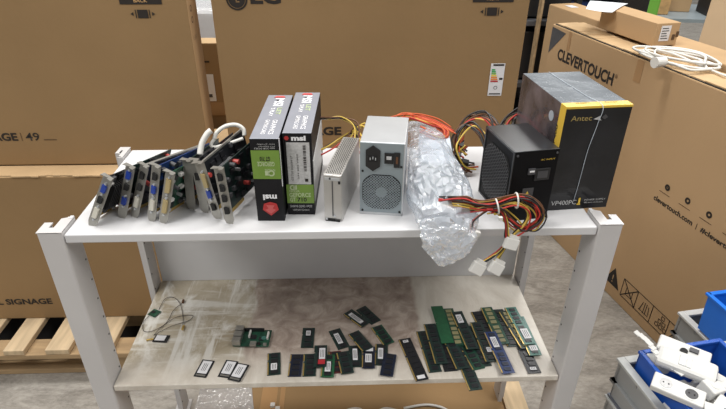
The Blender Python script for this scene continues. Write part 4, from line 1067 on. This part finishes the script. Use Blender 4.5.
for k, (lb, x, y, a, lv, p_, c_, st) in enumerate(SO):
    t = module('so', lb, x, y, a, lv, p_, c_, st, gold=(k % 3 != 1))
    if k == 4: 
        o = obj('sticker', mk_box((.016, .014, .0004))(), 'red_heatspreader', t); o.location = (.003, -.020, .0028); o['label'] = 'red label'
    if k == 14: 
        o = obj('sticker', mk_box((.022, .014, .0004))(), 'label_white', t); o.location = (.000, .024, .0032); o['label'] = 'white label'
DM = [
 ('long black memory module lying apart with white labels at both ends', .673, .060, 102, 0, 'pcb_black', 'chip', (W_, 0, .056, .013, .008), 'chips', 1),
 ('leftmost long dark memory module of the right-hand pile', .713, .084, 96, 0, 'pcb_dark', 'chip', None, 'chips', 1),
 ('long dark memory module partly under the plain green one', .732, .105, 94, 1, 'pcb_dark', 'chip', None, 'chips', 1),
 ('plain green backside memory module on top of the pile', .758, .167, 93, 2, 'pcb_bright', 'chip', None, 'none', 0),
 ('dark memory module at the bottom front left of the pile', .750, .086, 95, 0, 'pcb_black', 'chip', None, 'chips', 0),
 ('memory module with gold-toned chips beside the plain green one', .784, .161, 92, 1, 'pcb_green', 'chip_gold', None, 'chips', 1),
 ('dark memory module with a white label near its rear end in the pile', .810, .145, 97, 2, 'pcb_dark', 'chip', (W_, 0, .038, .014, .030), 'chips', 1),
 ('green memory module sticking out over the front edge of the lower shelf', .793, .030, 97, 0, 'pcb_dark', 'chip', None, 'chips', 1),
 ('plain dark memory module right of the white-labelled one', .832, .098, 95, 0, 'pcb_dark', 'chip', None, 'chips', 0),
 ('dark memory module with a bright gold edge left of the blue one', .850, .108, 94, 1, 'pcb_dark', 'chip', (W_, .004, -.030, .010, .014), 'chips', 1),
 ('blue memory module with a white label', .877, .069, 95, 2, 'pcb_blue', 'chip', (W_, .0, .030, .014, .034), 'bluechips', 1),
 ('black memory module whose rear end shows behind the blue one', .865, .152, 97, 0, 'pcb_black', 'chip', None, 'chips', 1),
 ('memory module with pale gold-toned chips behind the blue one', .890, .163, 95, 1, 'pcb_green', 'chip_gold', None, 'chips', 1),
 ('plain dark memory module between the gold-toned and the teal ones', .916, .158, 93, 0, 'pcb_dark', 'chip', None, 'chips', 1),
 ('teal memory module with a white label on the right of the pile', .951, .157, 95, 2, 'pcb_teal', 'chip', (W_, .004, -.032, .018, .034), 'chips', 1),
 ('green memory module peeking out at the far right of the pile', .960, .125, 92, 1, 'pcb_teal', 'chip', (W_, .002, -.045, .018, .016), 'chips', 1),
 ('black memory module with a small label at the front right of the pile', .942, .074, 93, 0, 'pcb_black', 'chip', (W_, 0, -.054, .014, .008), 'chips', 0)]
DM += [('dark memory module buried at the lower middle of the pile', .772, .088, 99, 1, 'pcb_dark', 'chip', None, 'chips', 1),
 ('dark green memory module crossing under the white-labelled one', .806, .088, 103, 0, 'pcb_green', 'chip', None, 'chips', 1),
 ('memory module wedged under the teal one at the right', .938, .148, 99, 1, 'pcb_dark', 'chip_gold', None, 'chips', 1)]
for k, (lb, x, y, a, lv, p_, c_, st, fc, gd) in enumerate(DM):
    if fc == 'bluechips': t = module('di', lb, x, y, a, lv, p_, 'pcb_navy', st, gold=bool(gd), face='chips')
    else: t = module('di', lb, x, y, a, lv, p_, c_, st, gold=bool(gd), face=fc)
    if k == 0:
        o = obj('sticker', mk_box((.018, .010, .0004))(), 'label_white', t); o.location = (.0, -.058, .0027); o['label'] = 'white label'

# wireless / ssd cards
for (lb, x, y, a, lv) in (('small card with a white label lying alone at the left front of the lower shelf', .192, .045, 79, 0), ('small white-labelled card, left one of the overlapping pair', .247, .042, 78, 0),
                          ('small white-labelled card, right one of the overlapping pair', .273, .029, 74, 1)):
    t = thing('wireless_card', lb, 'wireless card', (x, y, LOW + .0014 + lv * .003), 0, 'wireless cards on the lower shelf'); t.rotation_euler = (0, 0, R(a - 90))
    obj('circuit_board', mesh_once('wboard:', mk_box((.030, .051, .001)), 'pcb_black'), parent=t)
    o = obj('sticker', mesh_once('wstick:', mk_box((.022, .037, .0006)), 'label_white'), parent=t, loc=(0, .003, .0012))
    for k in range(3): obj('sticker_print', mesh_once('wprint:', mk_box((.0012, .022, .0002)), 'dark_grey'), parent=o, loc=(-.004 + k * .004, 0, .0004))
    obj('shield', mesh_once('wshield:', mk_box((.022, .004, .0012)), 'bracket'), parent=t, loc=(0, -.0205, .0008))

# single-board computer
pi = thing('single_board_computer', 'small single-board computer with silver ports on the left of the lower shelf', 'circuit board', (.290, .134, LOW + .003), -3)
bm = B(); box(bm, (0, 0, .0035), (.086, .056, .0016)); obj('circuit_board', bm, 'pcb_green', pi, bevel=.0005)
for yy, nm in ((-.0195, 'usb_port'), (0, 'usb_port'), (.0195, 'network_port')):
    bm = B(); box(bm, (-.034, yy, .0120), (.020, .0155, .0150)); o = obj(nm, bm, 'bracket', pi, bevel=.0008)
    bm = B(); box(bm, (-.0442, yy, .012), (.0006, .012, .010)); obj('port_opening', bm, 'hole_black', o)
bm = B(); box(bm, (.002, .002, .0055), (.014, .014, .002)); obj('processor', bm, 'chip', pi)
bm = B(); box(bm, (.022, -.004, .0055), (.011, .011, .002)); obj('memory_chip', bm, 'chip', pi)
bm = B(); cyl(bm, (.028, -.002, .0062), .006, .002); obj('blue_component', bm, 'pcb_teal', pi)
bm = B(); box(bm, (.000, .0235, .0085), (.050, .005, .008)); obj('pin_header', bm, 'black_plastic', pi)
for xx, yy in ((-.008, .010), (.037, .006)):
    bm = B(); box(bm, (xx, yy, .0075), (.004, .022, .007)); obj('ribbon_connector', bm, 'white_plastic', pi)
bm = B(); box(bm, (.006, -.023, .0075), (.015, .012, .006)); obj('display_port', bm, 'bracket', pi)
bm = B(); cyl(bm, (.020, -.022, .0075), .0035, .008, 'Z', 12); obj('audio_jack', bm, 'black_plastic', pi)
bm = B(); box(bm, (.034, -.023, .006), (.008, .007, .004)); obj('power_port', bm, 'bracket', pi)
bm = B()
for xx in (-.025, -.010, .010, .028): cyl(bm, (xx, .01 * math.sin(xx * 300), .0014), .0015, .0028, 'Z', 8)
obj('standoffs', bm, 'dark_grey', pi)

# wifi antenna set
wa = thing('antenna_board', 'small green antenna board with thin black leads on the left of the lower shelf', 'circuit board', (.023, .236, LOW), 0)
bm = B(); box(bm, (0, 0, .003), (.024, .024, .0014), Matrix.Rotation(R(-28), 3, 'Z')); obj('circuit_board', bm, 'pcb_green', wa)
bm = B(); box(bm, (-.003, .003, .0044), (.008, .008, .0014), Matrix.Rotation(R(-28), 3, 'Z')); obj('chip', bm, 'chip', wa)
zc = LOW + .0025
for pts in ([(.030, .250), (.035, .290), (.055, .298), (.080, .270), (.100, .220), (.108, .190), (.110, .178)],
            [(.012, .226), (.006, .200), (.015, .172), (.035, .168), (.055, .185), (.080, .215), (.105, .225), (.125, .222), (.118, .205), (.08, .185), (.045, .155)],
            [(.085, .275), (.070, .245), (.065, .205), (.052, .172), (.045, .155)]):
    bm = B(); tube(bm, [(a, b, zc + .0012 * (k % 2)) for k, (a, b) in enumerate(pts)], .0008, 5, 6); obj('antenna_lead', bm, 'wire_grey', wa, world=True)
bm = B(); cyl(bm, (.111, .178, zc + .002), .003, .014, 'Y', 10); obj('coax_connector', bm, 'gold', wa, world=True)
bm = B(); cyl(bm, (.086, .279, zc + .002), .003, .010, 'Y', 10); obj('coax_connector', bm, 'wire_brown', wa, world=True)
wc = thing('wireless_card', 'small wireless card with a white label and a gold connector, beside the antenna leads', 'wireless card', (.067, .143, LOW + .0015), -6)
bm = B(); box(bm, (0, 0, .001), (.036, .024, .0014)); obj('circuit_board', bm, 'pcb_black', wc)
bm = B(); box(bm, (-.002, .001, .0022), (.024, .017, .0008)); obj('sticker', bm, 'label_white', wc)
bm = B(); tube(bm, [(-.018, -.004, .002), (-.026, -.006, .0025), (-.033, -.010, .0025)], .0022, 6, 3); obj('coax_connector', bm, 'gold', wc)

# ------------------------------------------------------------------ camera
cam = bpy.data.cameras.new('camera'); co = bpy.data.objects.new('camera', cam); C.objects.link(co)
p, y, r = .5282, -.036, -.0045
M = Matrix.Rotation(y, 3, 'Z') @ Matrix(((1, 0, 0), (0, math.cos(p), math.sin(p)), (0, -math.sin(p), math.cos(p)))) @ Matrix(((math.cos(r), 0, math.sin(r)), (0, 1, 0), (-math.sin(r), 0, math.cos(r))))
cr, cf_, cu = M.col[0], M.col[1], M.col[2]
co.matrix_world = Matrix(((cr[0], cu[0], -cf_[0], .5217), (cr[1], cu[1], -cf_[1], -.8512), (cr[2], cu[2], -cf_[2], .5538 + TOP), (0, 0, 0, 1)))
cam.sensor_width = 36; cam.lens = 36 * 542.85 / 726; cam.clip_start = .02
bpy.context.scene.camera = co

# ------------------------------------------------------------------ light
wd = bpy.data.worlds.new('hall_light'); bpy.context.scene.world = wd; wd.use_nodes = True
wd.node_tree.nodes['Background'].inputs[0].default_value = (1, .985, .96, 1); wd.node_tree.nodes['Background'].inputs[1].default_value = .34
def area(name, loc, target, sx, sy, power, col):
    l = bpy.data.lights.new(name, 'AREA'); l.shape = 'RECTANGLE'; l.size = sx; l.size_y = sy; l.energy = power; l.color = col
    o = bpy.data.objects.new(name, l); C.objects.link(o); o.location = loc
    o.rotation_euler = (Vector(target) - Vector(loc)).to_track_quat('-Z', 'Y').to_euler()
area('ceiling_lamp', (.3, .9, 4.5), (.4, .5, 0), 3.0, .5, 135, (1, .98, .95))
area('ceiling_lamp', (-2.2, -1.6, 4.2), (.3, .3, .5), 2.5, .5, 105, (1, .98, .95))
area('ceiling_lamp', (3.0, -.8, 4.2), (.9, .4, .5), 2.5, .5, 105, (1, .98, .95))
area('ceiling_lamp', (3.5, 4.5, 4.2), (2.8, 3.5, 0), 2.5, .6, 130, (1, .99, .97))
sc = bpy.context.scene
sc.view_settings.view_transform = 'Standard'; sc.view_settings.look = 'None'; sc.view_settings.exposure = 0; sc.view_settings.gamma = 1; sc.view_settings.use_curve_mapping = False
